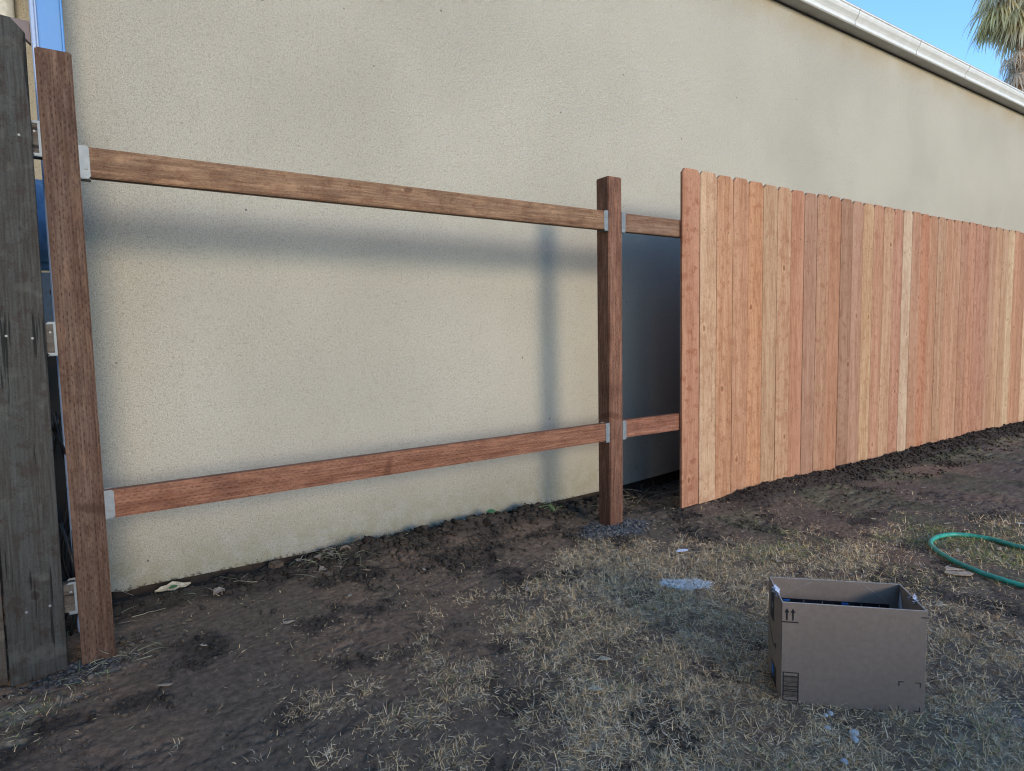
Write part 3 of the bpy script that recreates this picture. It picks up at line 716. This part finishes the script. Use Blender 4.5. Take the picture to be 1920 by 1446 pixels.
for zt in (1.64, 1.06, .265):
    me = bm_mesh('rail', box_bm(0, .089, -.004, .034, 0, 1.3, .003)); tone(me, (.10, .085, .07), random.random(), 0, .8)
    o = link('rail', me, M['old'], old); o.matrix_world = Matrix.Translation((-1.304+.12, 0, zt)) @ Matrix.Rotation(math.pi/2, 4, 'Y')
me = bm_mesh('post', box_bm(-1.2, -1.11, .036, .125, -.3, 1.85, .004)); tone(me, (.09, .085, .075), .5, 0, .8); link('post', me, M['old'], old)

# ------------------------------------------------------------------ things behind the old fence
bm = box_bm(.0, .0715, .30, .36, -.1, 3.399, .003)
bs = empty('metal_downspout', (.04, .33, 0)); tag(bs, 'tall blue metal downspout rising behind the dark end post', 'downspout')
def sub(root, name, bm, mat, smooth=False):
    me = bm_mesh(name, bm); o = link(name, me, M[mat], root, smooth=smooth); o.matrix_parent_inverse = Matrix.Translation(-Vector(root.location)); return o
sub(bs, 'pipe', bm, 'blue_metal')
bm = box_bm(-.015, -.001, .287, .36, -.1, 3.399, .003); box_bm(-.001, .004, .285, .2995, -.1, 3.399, .001, bm); sub(bs, 'flange', bm, 'pale_metal')
bm = box_bm(.066, .0745, .292, .2995, -.1, 3.399, .002); sub(bs, 'edge_fold', bm, 'blue_metal')
pts = [(-.40, 2.06), (-.18, 2.055), (-.12, 2.05), (-.07, 2.045), (-.018, 2.045), (-.018, 1.975), (-.035, 1.992), (-.06, 2.010), (-.09, 2.022), (-.14, 2.028), (-.40, 2.03)]
o = link('bracket_arm', bm_mesh('bracket_arm', poly_prism(pts, 'y', .31, .34)), M['arm']); tag(o, 'dark brown curved iron arm reaching left from the blue downspout', 'bracket arm')
o = link('drain_pipe', bm_mesh('drain_pipe', tube([(-.20, 2.30, -.1), (-.20, 2.30, 3.39)], .045, 20)), M['pvc'], smooth=True); tag(o, 'white round pipe on the wall behind the old board fence', 'pipe')
mb = empty('meter_box', (.0, 1.0, 0)); tag(mb, 'pale blue meter box seen through the gap beside the end post', 'meter box')
bm = box_bm(-.13, .14, .86, .96, 1.30, 1.66, .03, seg=4); sub(mb, 'dome', bm, 'boxblue', True)
bm = box_bm(-.15, .15, .84, .97, .96, 1.285, .008, seg=2); sub(mb, 'case', bm, 'boxgrey')
bm = box_bm(-.04, -.01, .834, .84, 1.20, 1.214, .001); sub(mb, 'latch', bm, 'rubber')
bm = box_bm(-.12, .12, .88, .97, .0, .955, .008, seg=2); sub(mb, 'lower_case', bm, 'rubber')
bm = bmesh.new()
for k_ in range(7):
    p = smooth_curve([(random.uniform(-.06, .02), random.uniform(.2, .5), z_) for z_ in (.02, .25, .5, .75)], 6); tube(p, .005, 6, bm)
o = link('cable_bundle', bm_mesh('cable_bundle', bm), M['rubber'], smooth=True); tag(o, 'tangle of black cables hanging in the gap behind the end post', 'cables')

# ------------------------------------------------------------------ cardboard box
bx = empty('cardboard_box', (1.568, -1.368, gz(1.75, -1.42)-.002), -.795); tag(bx, 'open brown cardboard box with black printed marks standing on dry grass', 'box')
W_, L_, H_ = .348, .178, .279; T_ = .0035
def bpart(name, bm, mat, parent=None, smooth=False):
    return link(name, bm_mesh(name, bm), M[mat], parent or bx, smooth=smooth)
o = bpart('front_panel', box_bm(0, W_, 0, T_, 0, H_, .0012), 'card')
o = bpart('back_panel', box_bm(0, W_, L_-T_, L_, 0, H_, .0012), 'card'); backp = o
o = bpart('side_panel', box_bm(.0, T_, T_+.0003, L_-T_-.0003, 0, H_, .0008), 'card'); leftp = o
o = bpart('side_panel', box_bm(W_-T_, W_, T_+.0003, L_-T_-.0003, 0, H_, .0008), 'card'); rightp = o
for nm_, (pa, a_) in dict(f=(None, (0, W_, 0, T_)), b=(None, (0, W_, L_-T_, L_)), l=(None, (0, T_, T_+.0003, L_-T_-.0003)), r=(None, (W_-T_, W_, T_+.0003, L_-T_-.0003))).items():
    bpart('cut_edge_highlight', box_bm(a_[0]+.0004, a_[1]-.0004, a_[2]+.0003, a_[3]-.0003, H_-.0002, H_+.0009, .0003), 'crease')  # cut board edges coloured paler to paint in the sky-lit rim highlight
bpart('bottom_panel', box_bm(T_, W_-T_, T_, L_-T_, .002, .006, 0), 'card')
e = .0006
def fq(bm, x0, x1, z0, z1, y=-e): box_bm(x0, x1, y, y+e-.0001, z0, z1, 0, bm)
bm = bmesh.new()
for xc in (.0125, .0275):
    fq(bm, xc-.0020, xc+.0020, .231, .254); poly_prism([(xc-.0062, .252), (xc+.0062, .252), (xc, .2635)], 'y', -e, -.0001, bm)
fq(bm, .001, .0415, .2245, .2275); bpart('arrow_print', bm, 'ink')
bm = bmesh.new(); x0, x1, z0, z1 = .0045, .0445, .0075, .0875; lw = .0024
fq(bm, x0, x1, z0, z0+lw); fq(bm, x0, x1, z1-lw, z1); fq(bm, x0, x0+lw, z0+lw, z1-lw); fq(bm, x1-lw, x1, z0+lw, z1-lw)
z_ = z0+.011; random.seed(3)
while z_ < z1-.013:
    t_ = random.choice((.0010, .0016, .0026, .0009)); fq(bm, x0+lw, x1-lw, z_, z_+t_); z_ += t_+random.choice((.0009, .0014, .0020))
bpart('barcode_print', bm, 'ink')
bm = bmesh.new(); a0, a1, b0, b1, q, lw = .286, .3375, .0095, .088, .0125, .0018
for xx, sx in ((a0, 1), (a1, -1)):
    for zz, sz in ((b0, 1), (b1, -1)):
        fq(bm, *sorted((xx, xx+sx*q)), *sorted((zz, zz+sz*lw))); fq(bm, *sorted((xx, xx+sx*lw)), *sorted((zz+sz*lw, zz+sz*q)))
fq(bm, .3345, W_-.0003, .2605, .2630); bpart('corner_print', bm, 'ink')
# printing on the left side: dark label, curved arrow, blue seal
def lq(bm, y0, y1, z0, z1, x=-e): box_bm(x, x+e-.0001, y0, y1, z0, z1, 0, bm)
bm = bmesh.new(); lq(bm, .100, .148, .178, .262); bpart('label_print', bm, 'ink')
bm = bmesh.new(); lq(bm, .117, .129, .212, .226, -.0010); bpart('label_mark', bm, 'grey_ink')
bm = bmesh.new()
arc = [(.160-.0*k_, .0, 0) for k_ in range(2)]
sm_o = []; sm_i = []
for k_ in range(13):
    t_ = k_/12; y_ = .160-.085*t_; z_ = .156-.040*math.sin(t_*math.pi*.62)-.0; th_ = .0015+.0045*math.sin(math.pi*min(1, t_*.9+.1))
    sm_o.append((y_, z_)); sm_i.append((y_, z_-th_))
poly_prism(sm_o+sm_i[::-1], 'x', -e, -.0001, bm)
poly_prism([(.066, .131), (.080, .126), (.072, .112), (.069, .113), (.074, .124), (.066, .127)], 'x', -e*1.4, -e-.00005, bm); bpart('smile_print', bm, 'ink')
bm = bmesh.new(); lq(bm, .060, .124, .004, .060); bpart('seal_tape', bm, 'tape')
bm = bmesh.new(); lq(bm, .092, .116, .022, .052, -.0011); bpart('seal_mark', bm, 'blue_ink')
# black sealing strip inside with blue and grey marks
yb = L_-T_
bm = bmesh.new(); box_bm(.010, W_-.028, yb-.0007, yb-.0001, .196, .2195, 0, bm); strip = bpart('sealing_strip', bm, 'tape')
bm = bmesh.new()
for xc in (.048, .205): box_bm(xc-.009, xc+.009, yb-.0011, yb-.0008, .2115, .2165, 0, bm); 
bpart('strip_mark', bm, 'blue_ink')
bm = bmesh.new()
for xc in (.095, .145, .248, .295):
    box_bm(xc-.0007, xc+.0007, yb-.0011, yb-.0008, .206, .2165, 0, bm); box_bm(xc-.003, xc+.003, yb-.00125, yb-.00112, .2065, .2076, 0, bm); box_bm(xc-.002, xc+.002, yb-.00125, yb-.00112, .213, .2140, 0, bm)
bpart('strip_glyph', bm, 'grey_ink')
bm = bmesh.new()
for (a, b) in (((.030, .222), (.115, .272)), ((.250, .275), (.318, .222))):
    tube([(a[0], yb-.0004, a[1]), ((a[0]+b[0])/2, yb-.0004, (a[1]+b[1])/2+.002), (b[0], yb-.0004, b[1])], .0005, 4, bm)
bpart('crease', bm, 'crease')
# triangular tape flap in the right corner, torn tape tufts on both side rims
bpart('corner_tape', poly_prism([(yb-.002, .222), (yb-.030, .150), (yb-.034, .205), (yb-.010, .262)], 'x', W_-T_-.0012, W_-T_-.0004), 'clear_tape')
def tuft(cy, x, n_):
    bm = bmesh.new()
    for k_ in range(n_):
        y_ = cy+random.uniform(-.022, .022); z_ = H_+random.uniform(-.012, .004); h_ = random.uniform(.004, .012); a_ = random.uniform(0, 6.28)
        p = [(x+random.uniform(-.004, .004)+h_*math.cos(a_+q_)*.7, y_+h_*math.sin(a_+q_*1.1)*.7, z_+h_*math.sin(q_*2+a_)*.6) for q_ in (0, 2., 4.)]
        A = [bm.verts.new(v_) for v_ in p]; B = [bm.verts.new((v_[0]+.0005, v_[1]+.0003, v_[2]+.0006)) for v_ in p]
        bm.faces.new(A); bm.faces.new(B[::-1])
        for j in range(3): bm.faces.new((A[j], A[(j+1) % 3], B[(j+1) % 3], B[j]))
    bpart('torn_tape', bm, 'clear_tape')
tuft(.085, .001, 26); tuft(.085, W_-.001, 34)

# ------------------------------------------------------------------ garden hose
HP = [(3.30, -3.7), (3.36, -2.9), (3.42, -2.0), (3.440, -1.60), (3.454, -1.317), (3.475, -1.17), (3.440, -1.075), (3.360, -1.030), (3.240, -1.035), (3.140, -1.09), (3.039, -1.209), (2.977, -1.344), (2.960, -1.47), (2.95, -1.8), (2.96, -2.4), (2.90, -3.2), (2.75, -3.9)]
pts = smooth_curve([(p[0], p[1], 0) for p in HP], 10); pts = [(p.x, p.y, gz(p.x, p.y)*.5+.0145) for p in pts]
hz = empty('garden_hose', (3.24, -1.03, 0)); tag(hz, 'green garden hose bent in a loop on the thin grass', 'hose')
sub(hz, 'tube', tube(pts, .0102, 14), 'hose', True)
for e_, f_ in ((pts[0], pts[1]), (pts[-1], pts[-2])):
    d_ = (Vector(e_)-Vector(f_)).normalized(); sub(hz, 'coupling', tube([Vector(e_)-d_*.005, Vector(e_)+d_*.03], .014, 12), 'brass', True)

# ------------------------------------------------------------------ small litter
random.seed(19)
def leaf_mesh(name, ln, wd, curl=.3, jag=.0):
    n_ = 7; V = []; Fc = []
    for side in (0, 1):
        for i in range(n_):
            t_ = i/(n_-1); hw = wd/2*math.sin(math.pi*(t_*.94+.03))**.8*(1+jag*random.uniform(-1, 1))
            zz = curl*ln*.25*math.sin(math.pi*t_)+random.uniform(-.1, .1)*jag*ln
            for s_ in (-1, 0, 1): V.append((t_*ln-ln/2, s_*hw, zz+(abs(s_)*curl*wd*.35)-side*.0006))
    m_ = n_*3
    for i in range(n_-1):
        for s_ in range(2):
            a = i*3+s_; Fc.append((a, a+1, a+4, a+3)); Fc.append((m_+a+3, m_+a+4, m_+a+1, m_+a))
    for i in range(n_-1):
        for s_ in (0, 2):
            a = i*3+s_; q = (a, a+3, m_+a+3, m_+a); Fc.append(q if s_ else q[::-1])
    Fc.append((0, 1, m_+1, m_)); Fc.append((1, 2, m_+2, m_+1)); a = (n_-1)*3; Fc.append((a+1, a, m_+a, m_+a+1)); Fc.append((a+2, a+1, m_+a+1, m_+a+2))
    return mesh(name, V, Fc)
def place(o, x, y, rz=0., dz=.004, rx=0., ry=0.):
    o.location = (x, y, gz(x, y)+dz); o.rotation_euler = (rx, ry, rz); return o
def leaf(x, y, ln, wd, mat, label, cat='leaf', group=None, curl=.3, jag=.1, rz=None, dz=.006, rx=0., name='dead_leaf'):
    o = link(name, leaf_mesh(name, ln, wd, curl, jag), M[mat]); tag(o, label, cat, group)
    return place(o, x, y, random.uniform(0, 6.28) if rz is None else rz, dz, rx)
leaf(1.776, .440, .050, .030, 'leaf_green', 'single green leaf lying on dark soil near the wall', rz=-.3, rx=.5, dz=.014, jag=.02, name='green_leaf')
leaf(.30, .49, .035, .016, 'leaf_green', 'small green leaf beside the pale torn leaf at the wall foot', rz=.4, rx=.5, dz=.018, jag=.02, name='green_leaf')
leaf(.30, .505, .13, .035, 'leaf_pale', 'long pale torn leaf at the foot of the wall by the end post', rz=.05, rx=.7, dz=.014, jag=.5)
for i, (x, y, s) in enumerate(((.80, .47, .04), (.86, .42, .04), (.93, .46, .035), (.98, .40, .045), (1.06, .46, .04), (.84, .30, .035), (1.40, .45, .04), (1.12, .52, .035), (.44, .30, .05), (1.52, .52, .03))):
    leaf(x, y, s, s*.7, 'leaf_dead', 'crumpled dead leaf among the soil crumbs near the wall', group='dead leaves along the foot of the wall', curl=.8, jag=.5, dz=.010, rx=random.uniform(-.5, .9))
leaf(2.02, .46, .05, .024, 'leaf_pale', 'pale curled leaf on dark soil left of the reddish post', rz=-.4, dz=.012, jag=.3)
leaf(1.33, -.93, .045, .020, 'leaf_pale', 'pale fallen leaf in the dry grass, the nearer to the box of two', rz=-.6, jag=.3, dz=.012)
leaf(1.19, -1.05, .045, .020, 'leaf_pale', 'pale fallen leaf in the dry grass, the farther from the box of two', rz=-.6, jag=.3, dz=.012)
# torn brown scrap near the hose
bm = bmesh.new()
poly_prism([(-.055, -.012), (-.020, -.028), (.030, -.030), (.052, -.012), (.045, .010), (.010, .004), (-.040, .010)], 'z', 0, .0025, bm)
poly_prism([(-.038, .013), (.035, .012), (.020, .022), (-.022, .046), (-.030, .036)], 'z', .004, .0065, bm)
o = link('cardboard_scrap', bm_mesh('cardboard_scrap', bm), M['chip']); tag(o, 'torn brown scrap lying on the grass between box and hose', 'scrap'); place(o, 2.93, -1.262, -.75, .014, .05)
# white paper scrap
bm = poly_prism([(-.03, -.006), (.0, -.012), (.035, .0), (.028, .010), (-.005, .012)], 'z', 0, .0015)
o = link('paper_scrap', bm_mesh('paper_scrap', bm), M['paper']); tag(o, 'small folded white paper scrap on bare soil past the powder patch', 'paper scrap'); place(o, 2.262, -.418, -.5, .014, .2)
o = link('paper_sliver', bm_mesh('paper_sliver', box_bm(-.02, .02, -.003, .003, 0, .001, 0)), M['paper']); tag(o, 'thin white sliver on the soil beyond the hose', 'paper scrap'); place(o, 3.86, -1.18, -.9, .012)
# twigs
def twig(x, y, ln, rz, label, mat='twig', rad=.0017, bend=.12, fork=False, group=None, dz=.007, cat='twig', name='twig'):
    n_ = 7; p = []
    for i in range(n_):
        t_ = i/(n_-1)-.5; p.append((t_*ln, bend*ln*math.sin((t_+.5)*math.pi)+random.uniform(-.02, .02)*ln, random.uniform(0, .05)*ln*.5))
    bm = tube(p, [rad*(1.1-.6*i/(n_-1)) for i in range(n_)], 6)
    if fork: q_ = Vector(p[3]); tube([q_, q_+Vector((.12, .16, .05))*ln, q_+Vector((.2, .36, .06))*ln], [rad*.7, rad*.5, rad*.3], 5, bm)
    o = link(name, bm_mesh(name, bm), M[mat], smooth=True); tag(o, label, cat, group); return place(o, x, y, rz, dz)
twig(.955, -.475, .21, -1.25, 'long brown twig lying on bare mud left of the grass', bend=.06)
twig(2.62, -.28, .12, 2.2, 'forked brown twig on bare soil in front of the first picket', fork=True)
twig(2.50, -.33, .20, .55, 'long pale stalk on bare soil near the white paper scrap', 'straw', .0012)
twig(2.33, -.50, .18, -.6, 'straight yellow stalk just past the powder patch', 'straw', .0011, .02)
twig(.46, .33, .12, 1.2, 'pale crooked stalk on the soil right of the end post', 'straw', .0012, .3, True)
twig(.56, .35, .10, 2.0, 'pale forked stalk standing out of soil near the wall', 'straw', .0013, .25, True, dz=.02)
twig(.20, .28, .11, .1, 'straight pale stalk lying beside the end post', 'straw', .0014, .03)
twig(3.05, -.22, .24, .35, 'long pale stalk lying in front of the third picket', 'straw', .0013, .2)
twig(3.55, -.35, .16, .15, 'pale stalk on soil ahead of the middle pickets', 'straw', .0013, .1)
# tangles of straw (uncountable)
def straw(name, cx, cy, rx_, ry_, n_, label, cols, lo=.04, hi=.12):
    x = cx+rng.normal(0, rx_, n_); y = cy+rng.normal(0, ry_, n_); y = np.minimum(y, .56)
    col = np.array([cols[i] for i in rng.integers(0, len(cols), n_)])*(.6+.7*rng.random((n_, 1)))
    V, Q, cc = blades(x, y, ground_z(x, y)+rng.uniform(.002, .03, n_), rng.uniform(lo, hi, n_), rng.uniform(0, 6.283, n_), rng.uniform(-.1, .5, n_), rng.uniform(0, .9, n_), rng.uniform(.0014, .0026, n_), col, 4)
    o = link(name, raw_mesh(name, V, Q, cc), M['grass']); tag(o, label, 'straw', kind='stuff')
SC = ((.30, .28, .17), (.20, .22, .12), (.33, .27, .20))
straw('straw_tangle', .93, .38, .085, .07, 150, 'tangle of pale straw and grass stems heaped near the wall', SC)
straw('straw_tangle', 2.55, .38, .13, .09, 60, 'dry roots and straw scattered behind the reddish post', SC, .05, .14)
straw('straw_tangle', 3.05, .30, .22, .13, 60, 'dry roots and straw in the shade behind the first pickets', SC, .05, .16)
straw('straw_tangle', .35, .32, .2, .14, 45, 'stray dry stems on the soil right of the end post', SC, .03, .09)
straw('straw_tangle', 1.5, .38, .3, .10, 40, 'stray dry stems on the crumbled soil along the wall', SC, .03, .08)
straw('straw_tangle', .04, -.06, .06, .03, 60, 'pale stems curving past the foot of the end post', SC, .03, .08)
# weed by the post
bm = bmesh.new()
for k_ in range(11):
    a_ = random.uniform(0, 6.28); l_ = random.uniform(.05, .11); p0 = Vector((random.uniform(-.01, .01), random.uniform(-.01, .01), 0))
    tube([p0, p0+Vector((math.cos(a_)*l_*.3, math.sin(a_)*l_*.3, l_*.35)), p0+Vector((math.cos(a_)*l_*.8, math.sin(a_)*l_*.8, l_*.3))], [.0013, .001, .0005], 5, bm)
    c_ = p0+Vector((math.cos(a_)*l_*.8, math.sin(a_)*l_*.8, l_*.3))
    for j in range(3):
        d_ = Vector((random.uniform(-1, 1), random.uniform(-1, 1), random.uniform(-.2, .5))).normalized()*.011; s_ = Vector((-d_.y, d_.x, .002)).normalized()*.004
        vs = [bm.verts.new(c_), bm.verts.new(c_+d_*.5+s_), bm.verts.new(c_+d_), bm.verts.new(c_+d_*.5-s_)]; bm.faces.new(vs)
o = link('weed', bm_mesh('weed', bm), M['weed']); tag(o, 'small pulled green weed lying left of the reddish post', 'weed'); place(o, 2.13, .36, 0, .008)
# concrete crumbs round the reddish post and by the end post
n_ = 420; x = 2.24+rng.normal(0, .10, n_); y = -.02+rng.normal(0, .05, n_); k = ~((x > X2-.005) & (x < X2+PW+.005) & (y > -.005)); x, y = x[k], y[k]
s = .002+.006*rng.random(len(x))**2
o = link('concrete_rubble', lumps('concrete_rubble', x, y, s, np.array([.125, .118, .108])*(.4+1.1*1.*rng.random((len(x), 1))), 1), M['clod']); tag(o, 'grey concrete crumbs round the foot of the reddish post', 'rubble', kind='stuff')
n_ = 260; x = -.02+rng.normal(0, .07, n_); y = -.045+rng.normal(0, .02, n_); s = .002+.006*rng.random(n_)**2
o = link('concrete_rubble', lumps('concrete_rubble', x, y, s, np.array([.066, .058, .050])*(.5+.9*rng.random((n_, 1))), 1), M['clod']); tag(o, 'dark grey concrete crumbs at the foot of the end post', 'rubble', kind='stuff')
# brown brick-like clod by the wall
bm = box_bm(-.028, .028, -.02, .02, -.01, .035, .006, seg=2)
for v in bm.verts: v.co += Vector((random.uniform(-1, 1), random.uniform(-1, 1), random.uniform(-1, 1)))*.003
o = link('dry_clod', bm_mesh('dry_clod', bm), M['brown_clod']); tag(o, 'block shaped brown clod at the foot of the wall', 'clod'); place(o, .70, .50, .5, .0)
# pale stones by the box
bv, bf = ico(2)
for i, (px, py, s) in enumerate(((1.60, -1.475, .007), (1.617, -1.478, .008), (1.555, -1.505, .007), (1.586, -1.555, .011), (1.560, -1.57, .010), (1.46, -1.60, .008), (1.38, -1.68, .013), (1.41, -1.69, .009))):
    j = 1+rng.normal(0, .10, len(bv)); me = mesh('pale_stone', bv*j[:, None]*s*np.array([1.2, .9, .7]), bf)
    o = link('pale_stone', me, M['stone'], smooth=True); tag(o, 'small pale pebble lying in the grass in front of the box', 'pebble', 'pale pebbles in front of the box'); place(o, px, py, random.uniform(0, 3), s*.5)
# wood chips
protos = []
for k_ in range(4):
    bm = poly_prism([(-.016, -.003), (.0, -.005-.002*k_), (.017, -.001), (.010, .004), (-.012, .004+.001*k_)], 'z', 0, .0014); m_ = bm_mesh('wood_chip', bm); m_.materials.append(M['chip']); protos.append(m_)
spots = [(2.42, -.10), (2.62, -.22), (2.70, -.42), (2.95, -.33), (3.15, -.45), (3.40, -.70), (3.05, -.70), (2.85, -.85), (3.62, -.95), (3.30, -1.20), (3.22, -1.15), (3.38, -1.25), (2.75, -.62), (2.20, -.22), (1.95, -.30), (4.3, -.55), (4.8, -.25), (3.9, -.30), (2.5, -.75), (1.45, -.35), (.85, -.02), (.60, -.10), (1.20, .05), (.33, -.10), (.20, -.30), (1.0, .20), (2.55, -1.35), (2.2, -1.0)]
for i, (x, y) in enumerate(spots):
    o = bpy.data.objects.new('wood_chip', protos[i % 4]); C.objects.link(o); s_ = random.uniform(.7, 1.3); o.scale = (s_, s_, s_)
    tag(o, 'small pale wood chip lying on the yard', 'wood chip', 'wood chips scattered on the yard'); place(o, x, y, random.uniform(0, 6.28), .007, random.uniform(-.3, .3), random.uniform(-.2, .2))

# ------------------------------------------------------------------ palm tree beyond the house
PB = Vector((37.8, 10., 0)); palm = empty('palm_tree', PB); tag(palm, 'tall fan palm with a shaggy skirt of dead fronds beyond the roof', 'palm tree')
bm = tube([(0, 0, 0), (.05, 0, 5), (0, .05, 10), (0, 0, 13), (0, 0, 18.8)], [.36, .28, .20, .16, .15], 14); link('trunk', bm_mesh('trunk', bm), M['bark'], palm, smooth=True)
def frond_strips(name, specs, mat):
    """specs: hub pos, outward azimuth, droop, radius, n leaflets, colour"""
    Vs, Qs, Cs, off = [], [], [], 0
    for hub, az, el, rad, nl, col, hang in specs:
        outd = np.array([math.cos(az)*math.cos(el), math.sin(az)*math.cos(el), math.sin(el)]); pet = rad*.9
        side = np.array([-math.sin(az), math.cos(az), 0]); upv = np.cross(outd, side)
        base = np.array(hub)+outd*pet
        # petiole
        x = np.array([hub[0]]); V, Q, c = None, None, None
        pw_ = .03; v = np.array([hub-side*pw_, hub+side*pw_, base+side*pw_*.5, base-side*pw_*.5]); Vs.append(v); Qs.append(np.array([[0, 1, 2, 3]])+off); Cs.append(np.repeat(col[None], 4, 0)); off += 4
        for j in range(nl):
            a = (j/(nl-1)-.5)*3.6+random.uniform(-.06, .06); d = outd*math.cos(a)+side*math.sin(a)+upv*random.uniform(-.1, .1)
            l_ = rad*random.uniform(.75, 1.05); p0 = base; cw = .035*rad
            cur = p0; sd = np.cross(d, upv); sd = sd/np.linalg.norm(sd)
            prev = [cur-sd*cw*.3, cur+sd*cw*.3]
            vs = prev[:]
            for s_ in range(1, 5):
                t_ = s_/4; dd = d+np.array([0, 0, -1.])*(hang*t_*t_*1.6); dd /= np.linalg.norm(dd); cur = cur+dd*l_/4
                ww = cw*(1-.9*t_**2); vs += [cur-sd*ww, cur+sd*ww]
            vs = np.array(vs); Vs.append(vs); Qs.append(np.array([[2*i, 2*i+1, 2*i+3, 2*i+2] for i in range(4)])+off)
            Cs.append(np.repeat((col*random.uniform(.6, 1.25))[None], 10, 0)); off += 10
    me = raw_mesh(name, np.concatenate(Vs), np.concatenate(Qs), np.concatenate(Cs)); return link(name, me, M[mat], palm)
random.seed(5)
G1 = np.array([.68, .58, .26]); S1 = np.array([.85, .76, .56]); S2 = np.array([.70, .56, .42])
sp = []
for k_ in range(34):
    az = random.uniform(0, 6.28); el = random.uniform(.05, 1.3); sp.append((np.array([0, 0, 18.7+random.uniform(-.2, .3)]), az, el, random.uniform(1.2, 1.5), 22, G1*random.uniform(.8, 1.3), .7))
frond_strips('crown', sp, 'palm')
sp = []
for k_ in range(110):
    az = random.uniform(0, 6.28); el = random.uniform(-1.25, -.25); sp.append((np.array([0, 0, 17.3+random.uniform(-.9, .2)]), az, el, random.uniform(1.25, 1.75), 18, (S1 if random.random() < .72 else np.array([.76, .64, .34]))*random.uniform(.7, 1.2), 1.6))
frond_strips('dead_fronds', sp, 'palm')
sp = []
for k_ in range(150):
    az = random.uniform(0, 6.28); zz = random.uniform(9., 14.5); sp.append((np.array([0, 0, zz]), az, random.uniform(-1.2, -.75), random.uniform(.75, 1.1), 10, S2*random.uniform(.5, 1.3), 2.2))
frond_strips('trunk_skirt', sp, 'palm')
